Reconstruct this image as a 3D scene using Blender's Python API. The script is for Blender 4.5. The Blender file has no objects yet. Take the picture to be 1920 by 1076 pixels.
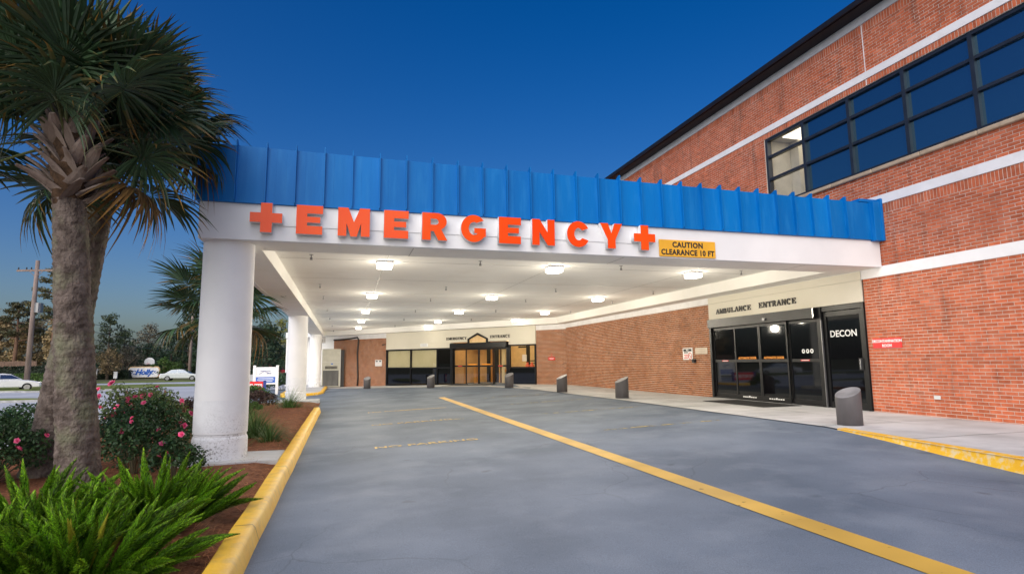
import bpy, bmesh, math, random
from mathutils import Vector, Matrix, noise
R = math.radians
random.seed(11)
scene = bpy.context.scene
col = scene.collection

# ------------------------------------------------------------------ camera, sky, sun, exposure
cam = bpy.data.cameras.new('camera')
cam.sensor_width = 36.0
cam.lens = 36.0 * 1091.5 / 1920.0
cam.clip_start = 0.05
cam.clip_end = 3000
cam_o = bpy.data.objects.new('camera', cam)
col.objects.link(cam_o)
CR = Vector((0.96120699, -0.27560877, -0.01099672))
CU = Vector((-0.02463295, -0.12548151, 0.9917901))
CF = Vector((0.27472593, 0.9530447, 0.12740276))
CP = Vector((0, 0, 1.173))
cam_o.matrix_world = Matrix((
    (CR.x, CU.x, -CF.x, CP.x), (CR.y, CU.y, -CF.y, CP.y), (CR.z, CU.z, -CF.z, CP.z), (0, 0, 0, 1)))
scene.camera = cam_o

SUN_AZ = R(217)      # compass angle from +Y clockwise: behind the camera, a little to the left
SUN_EL = R(35)
world = bpy.data.worlds.new('World')
scene.world = world
world.use_nodes = True
wn = world.node_tree
wn.nodes.clear()
sky = wn.nodes.new('ShaderNodeTexSky')
sky.sky_type = 'NISHITA'
sky.sun_disc = False
sky.sun_elevation = SUN_EL
sky.sun_rotation = SUN_AZ
sky.altitude = 50
sky.air_density = 1.0
sky.dust_density = 3.5
sky.ozone_density = 3.5
hs = wn.nodes.new('ShaderNodeHueSaturation')
hs.inputs['Saturation'].default_value = 1.46
hs.inputs['Hue'].default_value = 0.513
bg = wn.nodes.new('ShaderNodeBackground')
bg.inputs['Strength'].default_value = 0.090
wo = wn.nodes.new('ShaderNodeOutputWorld')
wn.links.new(sky.outputs[0], hs.inputs['Color'])
wn.links.new(hs.outputs[0], bg.inputs['Color'])
wn.links.new(bg.outputs[0], wo.inputs['Surface'])

sun = bpy.data.lights.new('sun', 'SUN')
sun.energy = 2.35
sun.angle = R(90)
sun.color = (1.0, 0.975, 0.955)
sun_o = bpy.data.objects.new('sun', sun)
col.objects.link(sun_o)
sdir = Vector((math.sin(SUN_AZ) * math.cos(SUN_EL), math.cos(SUN_AZ) * math.cos(SUN_EL), math.sin(SUN_EL)))
sun_o.rotation_euler = sdir.to_track_quat('Z', 'Y').to_euler()
sun_o.location = (0, -20, 30)

scene.view_settings.view_transform = 'Standard'
scene.view_settings.look = 'None'
scene.view_settings.exposure = 0.32
scene.view_settings.gamma = 1.0
scene.view_settings.use_curve_mapping = False

# ------------------------------------------------------------------ materials
def newmat(name):
    m = bpy.data.materials.new(name)
    m.use_nodes = True
    nt = m.node_tree
    return m, nt, nt.nodes['Principled BSDF']

def setp(b, **k):
    for n, v in k.items():
        n = {'rough': 'Roughness', 'metal': 'Metallic', 'spec': 'Specular IOR Level', 'coat': 'Coat Weight',
             'coatr': 'Coat Roughness', 'sss': 'Subsurface Weight', 'trans': 'Transmission Weight'}.get(n, n)
        if n in b.inputs:
            b.inputs[n].default_value = v

def noisemat(name, c1, c2, scale=3.0, rough=0.7, bump=0.0, bscale=None, detail=5.0, stretch=(1, 1, 1), spec=0.3,
             c3=None, s3=20.0, f3=0.4, obj_rand=0.0, tone=0.0, metal=0.0, coat=0.0, lo=0.35, hi=0.65, bdist=0.02):
    """Two-colour noise, an optional finer third colour, bump, brightness per object and per face."""
    m, nt, b = newmat(name)
    N, L = nt.nodes, nt.links
    tc = N.new('ShaderNodeNewGeometry')
    mp = N.new('ShaderNodeMapping')
    mp.inputs['Scale'].default_value = stretch
    L.new(tc.outputs['Position'], mp.inputs['Vector'])
    n1 = N.new('ShaderNodeTexNoise')
    n1.inputs['Scale'].default_value = scale
    n1.inputs['Detail'].default_value = detail
    L.new(mp.outputs[0], n1.inputs['Vector'])
    r = N.new('ShaderNodeValToRGB')
    r.color_ramp.elements[0].position = lo
    r.color_ramp.elements[1].position = hi
    r.color_ramp.elements[0].color = (*c1, 1)
    r.color_ramp.elements[1].color = (*c2, 1)
    L.new(n1.outputs['Fac'], r.inputs[0])
    out = r.outputs[0]
    if c3 is not None:
        n3 = N.new('ShaderNodeTexNoise')
        n3.inputs['Scale'].default_value = s3
        n3.inputs['Detail'].default_value = 4
        L.new(mp.outputs[0], n3.inputs['Vector'])
        r3 = N.new('ShaderNodeValToRGB')
        r3.color_ramp.elements[0].position = 0.5
        r3.color_ramp.elements[1].position = 0.68
        r3.color_ramp.elements[0].color = (0, 0, 0, 1)
        r3.color_ramp.elements[1].color = (f3, f3, f3, 1)
        L.new(n3.outputs['Fac'], r3.inputs[0])
        mx = N.new('ShaderNodeMixRGB')
        L.new(r3.outputs[0], mx.inputs[0])
        L.new(out, mx.inputs[1])
        mx.inputs[2].default_value = (*c3, 1)
        out = mx.outputs[0]
    if obj_rand or tone:
        add = None
        if obj_rand:
            oi = N.new('ShaderNodeObjectInfo')
            mr = N.new('ShaderNodeMapRange')
            mr.inputs['To Min'].default_value = 1 - obj_rand
            mr.inputs['To Max'].default_value = 1 + obj_rand
            L.new(oi.outputs['Random'], mr.inputs['Value'])
            add = mr.outputs[0]
        if tone:
            at = N.new('ShaderNodeAttribute')
            at.attribute_name = 'tone'
            mr2 = N.new('ShaderNodeMapRange')
            mr2.inputs['To Min'].default_value = 1 - tone
            mr2.inputs['To Max'].default_value = 1 + tone
            L.new(at.outputs['Fac'], mr2.inputs['Value'])
            if add is None:
                add = mr2.outputs[0]
            else:
                mm = N.new('ShaderNodeMath')
                mm.operation = 'MULTIPLY'
                L.new(add, mm.inputs[0])
                L.new(mr2.outputs[0], mm.inputs[1])
                add = mm.outputs[0]
        vm = N.new('ShaderNodeVectorMath')
        vm.operation = 'SCALE'
        L.new(out, vm.inputs[0])
        L.new(add, vm.inputs['Scale'])
        out = vm.outputs[0]
    L.new(out, b.inputs['Base Color'])
    setp(b, rough=rough, spec=spec, metal=metal, coat=coat)
    if bump:
        nb = N.new('ShaderNodeTexNoise')
        nb.inputs['Scale'].default_value = bscale or scale * 8
        nb.inputs['Detail'].default_value = 6
        L.new(mp.outputs[0], nb.inputs['Vector'])
        bp = N.new('ShaderNodeBump')
        bp.inputs['Strength'].default_value = bump
        bp.inputs['Distance'].default_value = bdist
        L.new(nb.outputs['Fac'], bp.inputs['Height'])
        L.new(bp.outputs[0], b.inputs['Normal'])
    return m

def plain(name, c, rough=0.5, metal=0.0, spec=0.5, coat=0.0, var=0.06, scale=4.0, bump=0.0):
    return noisemat(name, tuple(v * (1 - var) for v in c), tuple(min(1, v * (1 + var)) for v in c), scale=scale,
                    rough=rough, metal=metal, spec=spec, coat=coat, bump=bump)

def emit(name, c, s):
    m, nt, b = newmat(name)
    b.inputs['Base Color'].default_value = (*c, 1)
    b.inputs['Emission Color'].default_value = (*c, 1)
    b.inputs['Emission Strength'].default_value = s
    return m

def glass(name, tint=(1, 1, 1), refl=0.12, rough=0.02):
    m, nt, b = newmat(name)
    N, L = nt.nodes, nt.links
    N.remove(b)
    t = N.new('ShaderNodeBsdfTransparent')
    t.inputs[0].default_value = (*tint, 1)
    g = N.new('ShaderNodeBsdfGlossy')
    g.inputs['Roughness'].default_value = rough
    lw = N.new('ShaderNodeLayerWeight')
    lw.inputs['Blend'].default_value = 0.5
    pw = N.new('ShaderNodeMath'); pw.operation = 'POWER'; pw.inputs[1].default_value = 4.0
    L.new(lw.outputs['Facing'], pw.inputs[0])
    mr = N.new('ShaderNodeMapRange')
    mr.inputs['To Min'].default_value = refl * 0.4
    mr.inputs['To Max'].default_value = 0.9
    L.new(pw.outputs[0], mr.inputs['Value'])
    mx = N.new('ShaderNodeMixShader')
    L.new(mr.outputs[0], mx.inputs[0])
    L.new(t.outputs[0], mx.inputs[1])
    L.new(g.outputs[0], mx.inputs[2])
    L.new(mx.outputs[0], N['Material Output'].inputs['Surface'])
    return m

def darkglass(name, c, refl, tint):
    m, nt, b = newmat(name)
    N, L = nt.nodes, nt.links
    b.inputs['Base Color'].default_value = (*c, 1)
    setp(b, rough=0.04, spec=0.3)
    g = N.new('ShaderNodeBsdfGlossy')
    g.inputs['Roughness'].default_value = 0.02
    g.inputs['Color'].default_value = (*tint, 1)
    nz = N.new('ShaderNodeTexNoise')
    nz.inputs['Scale'].default_value = 0.7
    bp = N.new('ShaderNodeBump')
    bp.inputs['Strength'].default_value = 0.03
    L.new(nz.outputs['Fac'], bp.inputs['Height'])
    L.new(bp.outputs[0], g.inputs['Normal'])
    mx = N.new('ShaderNodeMixShader')
    mx.inputs[0].default_value = refl
    L.new(b.outputs[0], mx.inputs[1])
    L.new(g.outputs[0], mx.inputs[2])
    L.new(mx.outputs[0], N['Material Output'].inputs['Surface'])
    return m

def leafmat(name, c, tip=None, rough=0.55, var=0.35, orand=0.2, trans=0.25):
    """Foliage: face attribute 'tone' spreads the brightness, 'tip' blends to a second colour."""
    m, nt, b = newmat(name)
    N, L = nt.nodes, nt.links
    at = N.new('ShaderNodeAttribute'); at.attribute_name = 'tone'
    at2 = N.new('ShaderNodeAttribute'); at2.attribute_name = 'tip'
    mx = N.new('ShaderNodeMixRGB')
    L.new(at2.outputs['Fac'], mx.inputs[0])
    mx.inputs[1].default_value = (*c, 1)
    mx.inputs[2].default_value = (*(tip or c), 1)
    mr = N.new('ShaderNodeMapRange')
    mr.inputs['To Min'].default_value = 1 - var
    mr.inputs['To Max'].default_value = 1 + var
    L.new(at.outputs['Fac'], mr.inputs['Value'])
    oi = N.new('ShaderNodeObjectInfo')
    mr2 = N.new('ShaderNodeMapRange')
    mr2.inputs['To Min'].default_value = 1 - orand
    mr2.inputs['To Max'].default_value = 1 + orand
    L.new(oi.outputs['Random'], mr2.inputs['Value'])
    mm = N.new('ShaderNodeMath'); mm.operation = 'MULTIPLY'
    L.new(mr.outputs[0], mm.inputs[0]); L.new(mr2.outputs[0], mm.inputs[1])
    vm = N.new('ShaderNodeVectorMath'); vm.operation = 'SCALE'
    L.new(mx.outputs[0], vm.inputs[0]); L.new(mm.outputs[0], vm.inputs['Scale'])
    L.new(vm.outputs[0], b.inputs['Base Color'])
    setp(b, rough=rough, spec=0.35)
    if trans:
        tr = N.new('ShaderNodeBsdfTranslucent')
        L.new(vm.outputs[0], tr.inputs[0])
        ms = N.new('ShaderNodeMixShader')
        ms.inputs[0].default_value = trans
        L.new(b.outputs[0], ms.inputs[1]); L.new(tr.outputs[0], ms.inputs[2])
        L.new(ms.outputs[0], N['Material Output'].inputs['Surface'])
    return m

def wornpaint(name, c, amount, scale=14.0):
    """Paint on pavement with bare, worn-off patches."""
    m, nt, b = newmat(name)
    N, L = nt.nodes, nt.links
    g = N.new('ShaderNodeNewGeometry')
    n = N.new('ShaderNodeTexNoise'); n.inputs['Scale'].default_value = scale; n.inputs['Detail'].default_value = 8
    L.new(g.outputs['Position'], n.inputs['Vector'])
    r = N.new('ShaderNodeValToRGB')
    r.color_ramp.elements[0].position = max(0, amount - 0.06)
    r.color_ramp.elements[1].position = amount + 0.06
    L.new(n.outputs['Fac'], r.inputs[0])
    n2 = N.new('ShaderNodeTexNoise'); n2.inputs['Scale'].default_value = 1.2
    L.new(g.outputs['Position'], n2.inputs['Vector'])
    r2 = N.new('ShaderNodeValToRGB')
    r2.color_ramp.elements[0].position = 0.35
    r2.color_ramp.elements[1].position = 0.65
    r2.color_ramp.elements[0].color = (*[v * 0.75 for v in c], 1)
    r2.color_ramp.elements[1].color = (*c, 1)
    L.new(n2.outputs['Fac'], r2.inputs[0])
    L.new(r2.outputs[0], b.inputs['Base Color'])
    setp(b, rough=0.6, spec=0.3)
    t = N.new('ShaderNodeBsdfTransparent')
    mx = N.new('ShaderNodeMixShader')
    L.new(r.outputs[0], mx.inputs[0]); L.new(t.outputs[0], mx.inputs[1]); L.new(b.outputs[0], mx.inputs[2])
    L.new(mx.outputs[0], N['Material Output'].inputs['Surface'])
    return m

def brickmat():
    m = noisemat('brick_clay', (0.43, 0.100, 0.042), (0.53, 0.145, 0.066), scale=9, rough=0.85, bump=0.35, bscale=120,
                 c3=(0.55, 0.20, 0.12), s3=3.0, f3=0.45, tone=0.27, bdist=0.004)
    nt = m.node_tree; N, L = nt.nodes, nt.links
    b = N['Principled BSDF']
    src = b.inputs['Base Color'].links[0].from_socket
    # dark mildew runs below the trim bands and along the foot of the wall
    g = N.new('ShaderNodeNewGeometry')
    sx = N.new('ShaderNodeSeparateXYZ'); L.new(g.outputs['Position'], sx.inputs[0])
    mp = N.new('ShaderNodeMapping'); mp.inputs['Scale'].default_value = (1, 2.6, 0.5)
    L.new(g.outputs['Position'], mp.inputs['Vector'])
    n = N.new('ShaderNodeTexNoise'); n.inputs['Scale'].default_value = 1.6; n.inputs['Detail'].default_value = 7
    L.new(mp.outputs[0], n.inputs['Vector'])
    rr = N.new('ShaderNodeValToRGB')
    rr.color_ramp.elements[0].position = 0.56; rr.color_ramp.elements[1].position = 0.78
    rr.color_ramp.elements[1].color = (0.75, 0.75, 0.75, 1)
    L.new(n.outputs['Fac'], rr.inputs[0])
    mx = N.new('ShaderNodeMixRGB')
    L.new(rr.outputs[0], mx.inputs[0]); L.new(src, mx.inputs[1]); mx.inputs[2].default_value = (0.12, 0.045, 0.03, 1)
    L.new(mx.outputs[0], b.inputs['Base Color'])
    return m

M = {}
M['brick'] = brickmat()
M['lamp_tinted_brick'] = noisemat('lamp_tinted_brick_clay', (0.26, 0.088, 0.030), (0.34, 0.125, 0.046), scale=9, rough=0.85, bump=0.35, bscale=120,
                        c3=(0.38, 0.17, 0.08), s3=3.0, f3=0.4, tone=0.3, bdist=0.004)  # same brick as outside, browned in its colour to stand for warm lamplight
M['mortar'] = noisemat('mortar', (0.56, 0.49, 0.42), (0.72, 0.65, 0.58), scale=2.0, rough=0.95, bump=0.3, bscale=90,
                       c3=(0.2, 0.16, 0.15), s3=1.3, f3=0.5)
M['white'] = noisemat('white_stucco', (0.76, 0.765, 0.78), (0.83, 0.83, 0.84), scale=0.9, rough=0.7, bump=0.05, bscale=60,
                      c3=(0.62, 0.62, 0.63), s3=2.2, f3=0.12)
M['band'] = noisemat('white_trim', (0.74, 0.73, 0.74), (0.84, 0.83, 0.84), scale=1.5, rough=0.7, bump=0.08, bscale=50,
                     c3=(0.6, 0.58, 0.56), s3=5, f3=0.2)
M['ceiling'] = noisemat('ceiling_paint', (0.86, 0.845, 0.805), (0.90, 0.885, 0.845), scale=0.5, rough=0.8, c3=(0.76, 0.72, 0.66), s3=0.9, f3=0.3)
M['beige'] = noisemat('beige_panel', (0.66, 0.62, 0.52), (0.71, 0.67, 0.57), scale=0.6, rough=0.7)
M['blue'] = noisemat('blue_metal', (0.0, 0.135, 0.44), (0.0, 0.17, 0.52), scale=1.2, rough=0.42, stretch=(1, 1, 0.15),
                     obj_rand=0.06, spec=0.2, c3=(0.02, 0.22, 0.56), s3=9, f3=0.35)
M['bluedark'] = plain('blue_metal_seam', (0.002, 0.07, 0.30), rough=0.4)
M['black'] = plain('black_aluminium', (0.010, 0.010, 0.011), rough=0.35, spec=0.25, var=0.2)
M['roofblack'] = plain('black_roof_edge', (0.008, 0.008, 0.012), rough=0.5, spec=0.3, var=0.2)
M['greytrim'] = plain('grey_trim', (0.55, 0.55, 0.57), rough=0.7)
M['frame'] = plain('dark_window_frame', (0.015, 0.02, 0.032), rough=0.4, spec=0.5, var=0.2)
M['sill'] = noisemat('stone_sill', (0.38, 0.29, 0.20), (0.48, 0.38, 0.28), scale=5, rough=0.85, bump=0.2)
M['winglass'] = darkglass('blue_reflective_glass', (0.003, 0.018, 0.042), 0.27, (0.45, 0.80, 1.0))
M['doorglass'] = darkglass('black_tinted_glass', (0.003, 0.003, 0.004), 0.02, (0.7, 0.85, 1.0))
M['clear'] = glass('clear_glass')
M['red'] = noisemat('red_acrylic', (0.94, 0.065, 0.002), (0.96, 0.10, 0.006), scale=0.8, rough=0.10, spec=0.22)
M['redtrim'] = plain('red_trim', (0.65, 0.02, 0.004), rough=0.3)
M['amber'] = plain('amber_sign', (0.82, 0.42, 0.03), rough=0.5)
M['signred'] = plain('red_sign', (0.72, 0.008, 0.012), rough=0.4)
M['ink'] = plain('black_ink', (0.02, 0.018, 0.02), rough=0.6)
M['paper'] = plain('white_sign', (0.8, 0.8, 0.8), rough=0.5)
M['inkred'] = plain('red_ink', (0.7, 0.05, 0.04), rough=0.5)
M['inkblue'] = plain('blue_ink', (0.02, 0.12, 0.5), rough=0.5)
M['navy'] = plain('navy_paint', (0.015, 0.04, 0.22), rough=0.5)
M['orange'] = plain('orange_sticker', (0.85, 0.30, 0.01), rough=0.5)
M['letterblack'] = plain('black_letter', (0.012, 0.010, 0.010), rough=0.5)
M['asphalt'] = noisemat('driveway', (0.108, 0.138, 0.182), (0.185, 0.222, 0.275), scale=0.55, rough=0.72, bump=0.25, bscale=70,
                        detail=9, c3=(0.26, 0.295, 0.34), s3=1.3, f3=0.35, spec=0.18, lo=0.36, hi=0.68, bdist=0.006)
def weather(m, crack, spot, cscale=.55):
    nt = m.node_tree; N, L = nt.nodes, nt.links; b = N['Principled BSDF']
    src = b.inputs['Base Color'].links[0].from_socket
    g = N.new('ShaderNodeNewGeometry')
    wz_ = N.new('ShaderNodeTexNoise'); wz_.inputs['Scale'].default_value = 1.5; wz_.inputs['Detail'].default_value = 6
    L.new(g.outputs['Position'], wz_.inputs['Vector'])
    va = N.new('ShaderNodeVectorMath'); va.operation = 'MULTIPLY_ADD'; va.inputs[1].default_value = (.5, .5, 0)
    L.new(wz_.outputs['Color'], va.inputs[0]); L.new(g.outputs['Position'], va.inputs[2])
    v = N.new('ShaderNodeTexVoronoi'); v.feature = 'DISTANCE_TO_EDGE'; v.inputs['Scale'].default_value = cscale
    L.new(va.outputs[0], v.inputs['Vector'])
    r = N.new('ShaderNodeValToRGB'); r.color_ramp.elements[0].position = .0; r.color_ramp.elements[1].position = .006
    r.color_ramp.elements[0].color = (crack, crack, crack, 1); r.color_ramp.elements[1].color = (0, 0, 0, 1)
    L.new(v.outputs['Distance'], r.inputs[0])
    n2 = N.new('ShaderNodeTexNoise'); n2.inputs['Scale'].default_value = .35; L.new(g.outputs['Position'], n2.inputs['Vector'])
    r2 = N.new('ShaderNodeValToRGB'); r2.color_ramp.elements[0].position = .46; r2.color_ramp.elements[1].position = .6; L.new(n2.outputs['Fac'], r2.inputs[0])
    k = N.new('ShaderNodeMath'); k.operation = 'MULTIPLY'; L.new(r.outputs[0], k.inputs[0]); L.new(r2.outputs[0], k.inputs[1])
    mx = N.new('ShaderNodeMixRGB'); L.new(k.outputs[0], mx.inputs[0]); L.new(src, mx.inputs[1]); mx.inputs[2].default_value = (.03, .032, .036, 1)
    sp = N.new('ShaderNodeTexNoise'); sp.inputs['Scale'].default_value = 130; sp.inputs['Detail'].default_value = 2; L.new(g.outputs['Position'], sp.inputs['Vector'])
    r3 = N.new('ShaderNodeMapRange'); r3.inputs['From Min'].default_value = .3; r3.inputs['From Max'].default_value = .7; r3.inputs['To Min'].default_value = 1 - spot; r3.inputs['To Max'].default_value = 1 + spot
    L.new(sp.outputs['Fac'], r3.inputs['Value'])
    vm = N.new('ShaderNodeVectorMath'); vm.operation = 'SCALE'; L.new(mx.outputs[0], vm.inputs[0]); L.new(r3.outputs[0], vm.inputs['Scale'])
    # oil drips
    dv = N.new('ShaderNodeTexVoronoi'); dv.inputs['Scale'].default_value = 1.1; L.new(va.outputs[0], dv.inputs['Vector'])
    r4 = N.new('ShaderNodeValToRGB'); r4.color_ramp.elements[0].position = .03; r4.color_ramp.elements[1].position = .10
    r4.color_ramp.elements[0].color = (.4, .4, .4, 1); r4.color_ramp.elements[1].color = (0, 0, 0, 1); L.new(dv.outputs['Distance'], r4.inputs[0])
    mx2 = N.new('ShaderNodeMixRGB'); L.new(r4.outputs[0], mx2.inputs[0]); L.new(vm.outputs[0], mx2.inputs[1]); mx2.inputs[2].default_value = (.05, .055, .065, 1)
    L.new(mx2.outputs[0], b.inputs['Base Color'])
weather(M['asphalt'], .32, .20)
M['walk'] = noisemat('sidewalk_concrete', (0.44, 0.445, 0.44), (0.60, 0.60, 0.595), scale=0.8, rough=0.8, bump=0.12, bscale=60,
                     detail=8, c3=(0.33, 0.33, 0.32), s3=2.2, f3=0.4, bdist=0.006)
M['street'] = noisemat('street_asphalt', (0.40, 0.41, 0.44), (0.52, 0.53, 0.56), scale=0.15, rough=0.8, bump=0.1, c3=(0.33, 0.34, 0.36), s3=0.6, f3=0.5)
M['kerbstone'] = noisemat('kerb_concrete', (0.3, 0.3, 0.3), (0.42, 0.42, 0.42), scale=3, rough=0.9)
M['yellow'] = noisemat('yellow_kerb_paint', (0.80, 0.45, 0.028), (0.86, 0.53, 0.055), scale=3.0, rough=0.6, bump=0.3, bscale=35,
                       c3=(0.42, 0.29, 0.11), s3=7, f3=0.35, bdist=0.012)
M['yellow2'] = noisemat('amber_kerb_paint', (0.80, 0.42, 0.01), (0.86, 0.50, 0.02), scale=3.0, rough=0.6, bump=0.3, bscale=35,
                        c3=(0.7, 0.6, 0.4), s3=12, f3=0.8, bdist=0.008)
M['line'] = wornpaint('yellow_line_paint', (0.72, 0.43, 0.07), 0.27, 10)
M['stencil'] = wornpaint('worn_stencil_paint', (0.72, 0.48, 0.10), 0.39, 16)
M['faint'] = wornpaint('faint_line_paint', (0.42, 0.33, 0.10), 0.52, 7)
M['mulch'] = noisemat('pine_straw_ground', (0.12, 0.040, 0.016), (0.26, 0.095, 0.040), scale=7, rough=0.95, bump=0.9, bscale=60,
                      detail=8, c3=(0.27, 0.11, 0.05), s3=25, f3=0.6, bdist=0.03)
M['straw'] = noisemat('pine_straw', (0.22, 0.08, 0.03), (0.42, 0.18, 0.075), scale=11, rough=0.9, tone=0.5)
M['lawn'] = noisemat('lawn', (0.10, 0.14, 0.025), (0.19, 0.22, 0.05), scale=0.7, rough=0.95, bump=0.6, bscale=25, c3=(0.25, 0.24, 0.08), s3=4, f3=0.5)
M['ground'] = noisemat('ground_soil', (0.09, 0.10, 0.04), (0.16, 0.15, 0.07), scale=0.1, rough=0.95)
M['dirt'] = noisemat('splashed_column_paint', (0.74, 0.75, 0.77), (0.80, 0.81, 0.83), scale=6, rough=0.75, bump=0.2, bscale=40,
                     c3=(0.22, 0.21, 0.20), s3=34, f3=1.0)
nt = M['dirt'].node_tree
_b = nt.nodes['Principled BSDF']; _src = _b.inputs['Base Color'].links[0].from_node
_g = nt.nodes.new('ShaderNodeNewGeometry'); _s = nt.nodes.new('ShaderNodeSeparateXYZ'); nt.links.new(_g.outputs['Position'], _s.inputs[0])
_m = nt.nodes.new('ShaderNodeMapRange'); _m.inputs['From Min'].default_value = -.2; _m.inputs['From Max'].default_value = .55
_m.inputs['To Min'].default_value = 1.2; _m.inputs['To Max'].default_value = 0; nt.links.new(_s.outputs['Z'], _m.inputs['Value'])
_n = nt.nodes.new('ShaderNodeTexNoise'); _n.inputs['Scale'].default_value = 2.5; nt.links.new(_g.outputs['Position'], _n.inputs['Vector'])
_r = nt.nodes.new('ShaderNodeValToRGB'); _r.color_ramp.elements[0].position = .38; _r.color_ramp.elements[1].position = .62; nt.links.new(_n.outputs['Fac'], _r.inputs[0])
_k = nt.nodes.new('ShaderNodeMath'); _k.operation = 'MULTIPLY'; nt.links.new(_m.outputs[0], _k.inputs[0]); nt.links.new(_r.outputs[0], _k.inputs[1])
_old = _src.inputs[0].links[0].from_socket
_k2 = nt.nodes.new('ShaderNodeMath'); _k2.operation = 'MULTIPLY'; nt.links.new(_k.outputs[0], _k2.inputs[0]); nt.links.new(_old, _k2.inputs[1]); nt.links.new(_k2.outputs[0], _src.inputs[0])
M['bollard'] = noisemat('bollard_paint', (0.095, 0.088, 0.092), (0.135, 0.125, 0.13), scale=3, rough=0.55, stretch=(1, 1, 0.3),
                        c3=(0.12, 0.11, 0.11), s3=10, f3=0.4)
M['boltop'] = plain('bollard_top', (0.22, 0.215, 0.225), rough=0.45, var=0.2)
M['hvac'] = plain('cabinet_beige', (0.46, 0.45, 0.38), rough=0.5)
M['grille'] = noisemat('dark_grille', (0.085, 0.085, 0.085), (0.15, 0.15, 0.15), scale=3, rough=0.6, stretch=(1, 1, 0.25))
M['metal'] = plain('grey_metal', (0.25, 0.25, 0.26), rough=0.4, metal=0.8)
M['chrome'] = plain('bright_metal', (0.6, 0.6, 0.62), rough=0.25, metal=0.9)
M['rubber'] = plain('black_rubber', (0.012, 0.012, 0.012), rough=0.8)
M['blind'] = noisemat('window_blind', (0.52, 0.46, 0.27), (0.60, 0.54, 0.34), scale=0.8, rough=0.7)
M['lobbywall'] = plain('lobby_wall', (0.55, 0.33, 0.13), rough=0.6)
M['lobbywood'] = noisemat('lobby_wood', (0.40, 0.17, 0.035), (0.52, 0.24, 0.05), scale=3, rough=0.4, stretch=(1, 1, 0.1))
M['lobbyfloor'] = plain('lobby_floor', (0.42, 0.27, 0.16), rough=0.3)
M['lobbypale'] = plain('lobby_pale_wall', (0.62, 0.52, 0.30), rough=0.6)
M['roomwall'] = plain('upper_room_wall', (0.62, 0.58, 0.48), rough=0.8)
M['lampwarm'] = emit('lobby_lamp', (1.0, 0.74, 0.42), 8.0)
M['lampwhite'] = emit('ceiling_lamp_diffuser', (1.0, 0.95, 0.84), 7.0)
M['roomlamp'] = emit('room_lamp', (1.0, 0.92, 0.76), 1.6)
M['bark'] = noisemat('palm_bark', (0.072, 0.054, 0.045), (0.180, 0.142, 0.122), scale=6, rough=0.95, bump=0.9, bscale=16, detail=10,
                     stretch=(1.6, 1.6, 1.3), c3=(0.19, 0.20, 0.12), s3=2.4, f3=0.6, bdist=0.05)
M['boot'] = noisemat('palm_leaf_base', (0.17, 0.125, 0.10), (0.30, 0.24, 0.205), scale=7, rough=0.9, bump=0.5, bscale=30, obj_rand=0.25, stretch=(1, 1, 0.4))
M['fibre'] = noisemat('palm_fibre', (0.05, 0.03, 0.018), (0.12, 0.07, 0.04), scale=14, rough=1.0, bump=0.8)
M['palm'] = leafmat('palm_leaf', (0.040, 0.082, 0.036), (0.24, 0.12, 0.02), var=0.45, orand=0.3, rough=0.42, trans=0.15)
M['palmdead'] = leafmat('palm_leaf_dead', (0.14, 0.085, 0.03), (0.3, 0.15, 0.03), var=0.4, orand=0.3)
M['petiole'] = plain('palm_petiole', (0.08, 0.10, 0.03), rough=0.5, var=0.3)
M['fox'] = leafmat('foxtail_needles', (0.115, 0.29, 0.008), (0.40, 0.54, 0.03), var=0.9, orand=0.40, trans=0.25)
M['foxyel'] = leafmat('foxtail_yellow', (0.42, 0.42, 0.03), (0.5, 0.42, 0.08), var=0.3, orand=0.2)
M['straw2'] = plain('dry_blade', (0.42, 0.27, 0.13), rough=0.8, var=0.3)
M['rose'] = leafmat('rose_leaf', (0.022, 0.062, 0.022), (0.08, 0.13, 0.03), var=0.5, orand=0.15)
M['roselight'] = leafmat('pale_rose_leaf', (0.085, 0.13, 0.04), (0.17, 0.2, 0.06), var=0.45, orand=0.15)
M['petal'] = leafmat('pink_petal', (0.80, 0.05, 0.20), (0.85, 0.25, 0.42), var=0.25, orand=0.3)
M['stem'] = plain('stem', (0.09, 0.075, 0.04), rough=0.8, var=0.3)
M['purple'] = leafmat('purple_shrub_leaf', (0.045, 0.025, 0.022), (0.09, 0.06, 0.04), var=0.5)
M['lirio'] = leafmat('grass_blade', (0.055, 0.13, 0.035), (0.16, 0.22, 0.05), var=0.45)
M['hedge'] = leafmat('hedge_leaf', (0.045, 0.10, 0.02), (0.12, 0.17, 0.03), var=0.5)
M['darkhedge'] = leafmat('dark_hedge_leaf', (0.016, 0.032, 0.014), (0.03, 0.05, 0.02), var=0.5)
M['treeA'] = leafmat('tree_leaf', (0.065, 0.095, 0.042), (0.10, 0.11, 0.04), var=0.55)
M['treeB'] = leafmat('dark_tree_leaf', (0.034, 0.070, 0.036), (0.06, 0.09, 0.04), var=0.55)
M['treeC'] = leafmat('tan_tree_leaf', (0.34, 0.245, 0.12), (0.44, 0.34, 0.18), var=0.45)
M['treeD'] = leafmat('grey_tree_leaf', (0.15, 0.14, 0.10), (0.16, 0.14, 0.09), var=0.5)
M['treeE'] = leafmat('yellow_tree_leaf', (0.19, 0.20, 0.05), (0.3, 0.27, 0.07), var=0.5)
M['pine'] = leafmat('pine_needles', (0.085, 0.10, 0.042), (0.17, 0.12, 0.05), var=0.5)
M['trunk'] = noisemat('tree_trunk', (0.10, 0.075, 0.055), (0.18, 0.135, 0.10), scale=3, rough=0.95, bump=0.6, stretch=(1, 1, 0.3))
M['pinetrunk'] = noisemat('pine_trunk', (0.16, 0.09, 0.06), (0.25, 0.15, 0.10), scale=3, rough=0.95, stretch=(1, 1, 0.3))
M['paletrunk'] = plain('pale_branch', (0.36, 0.27, 0.19), rough=0.9, var=0.2)
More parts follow.
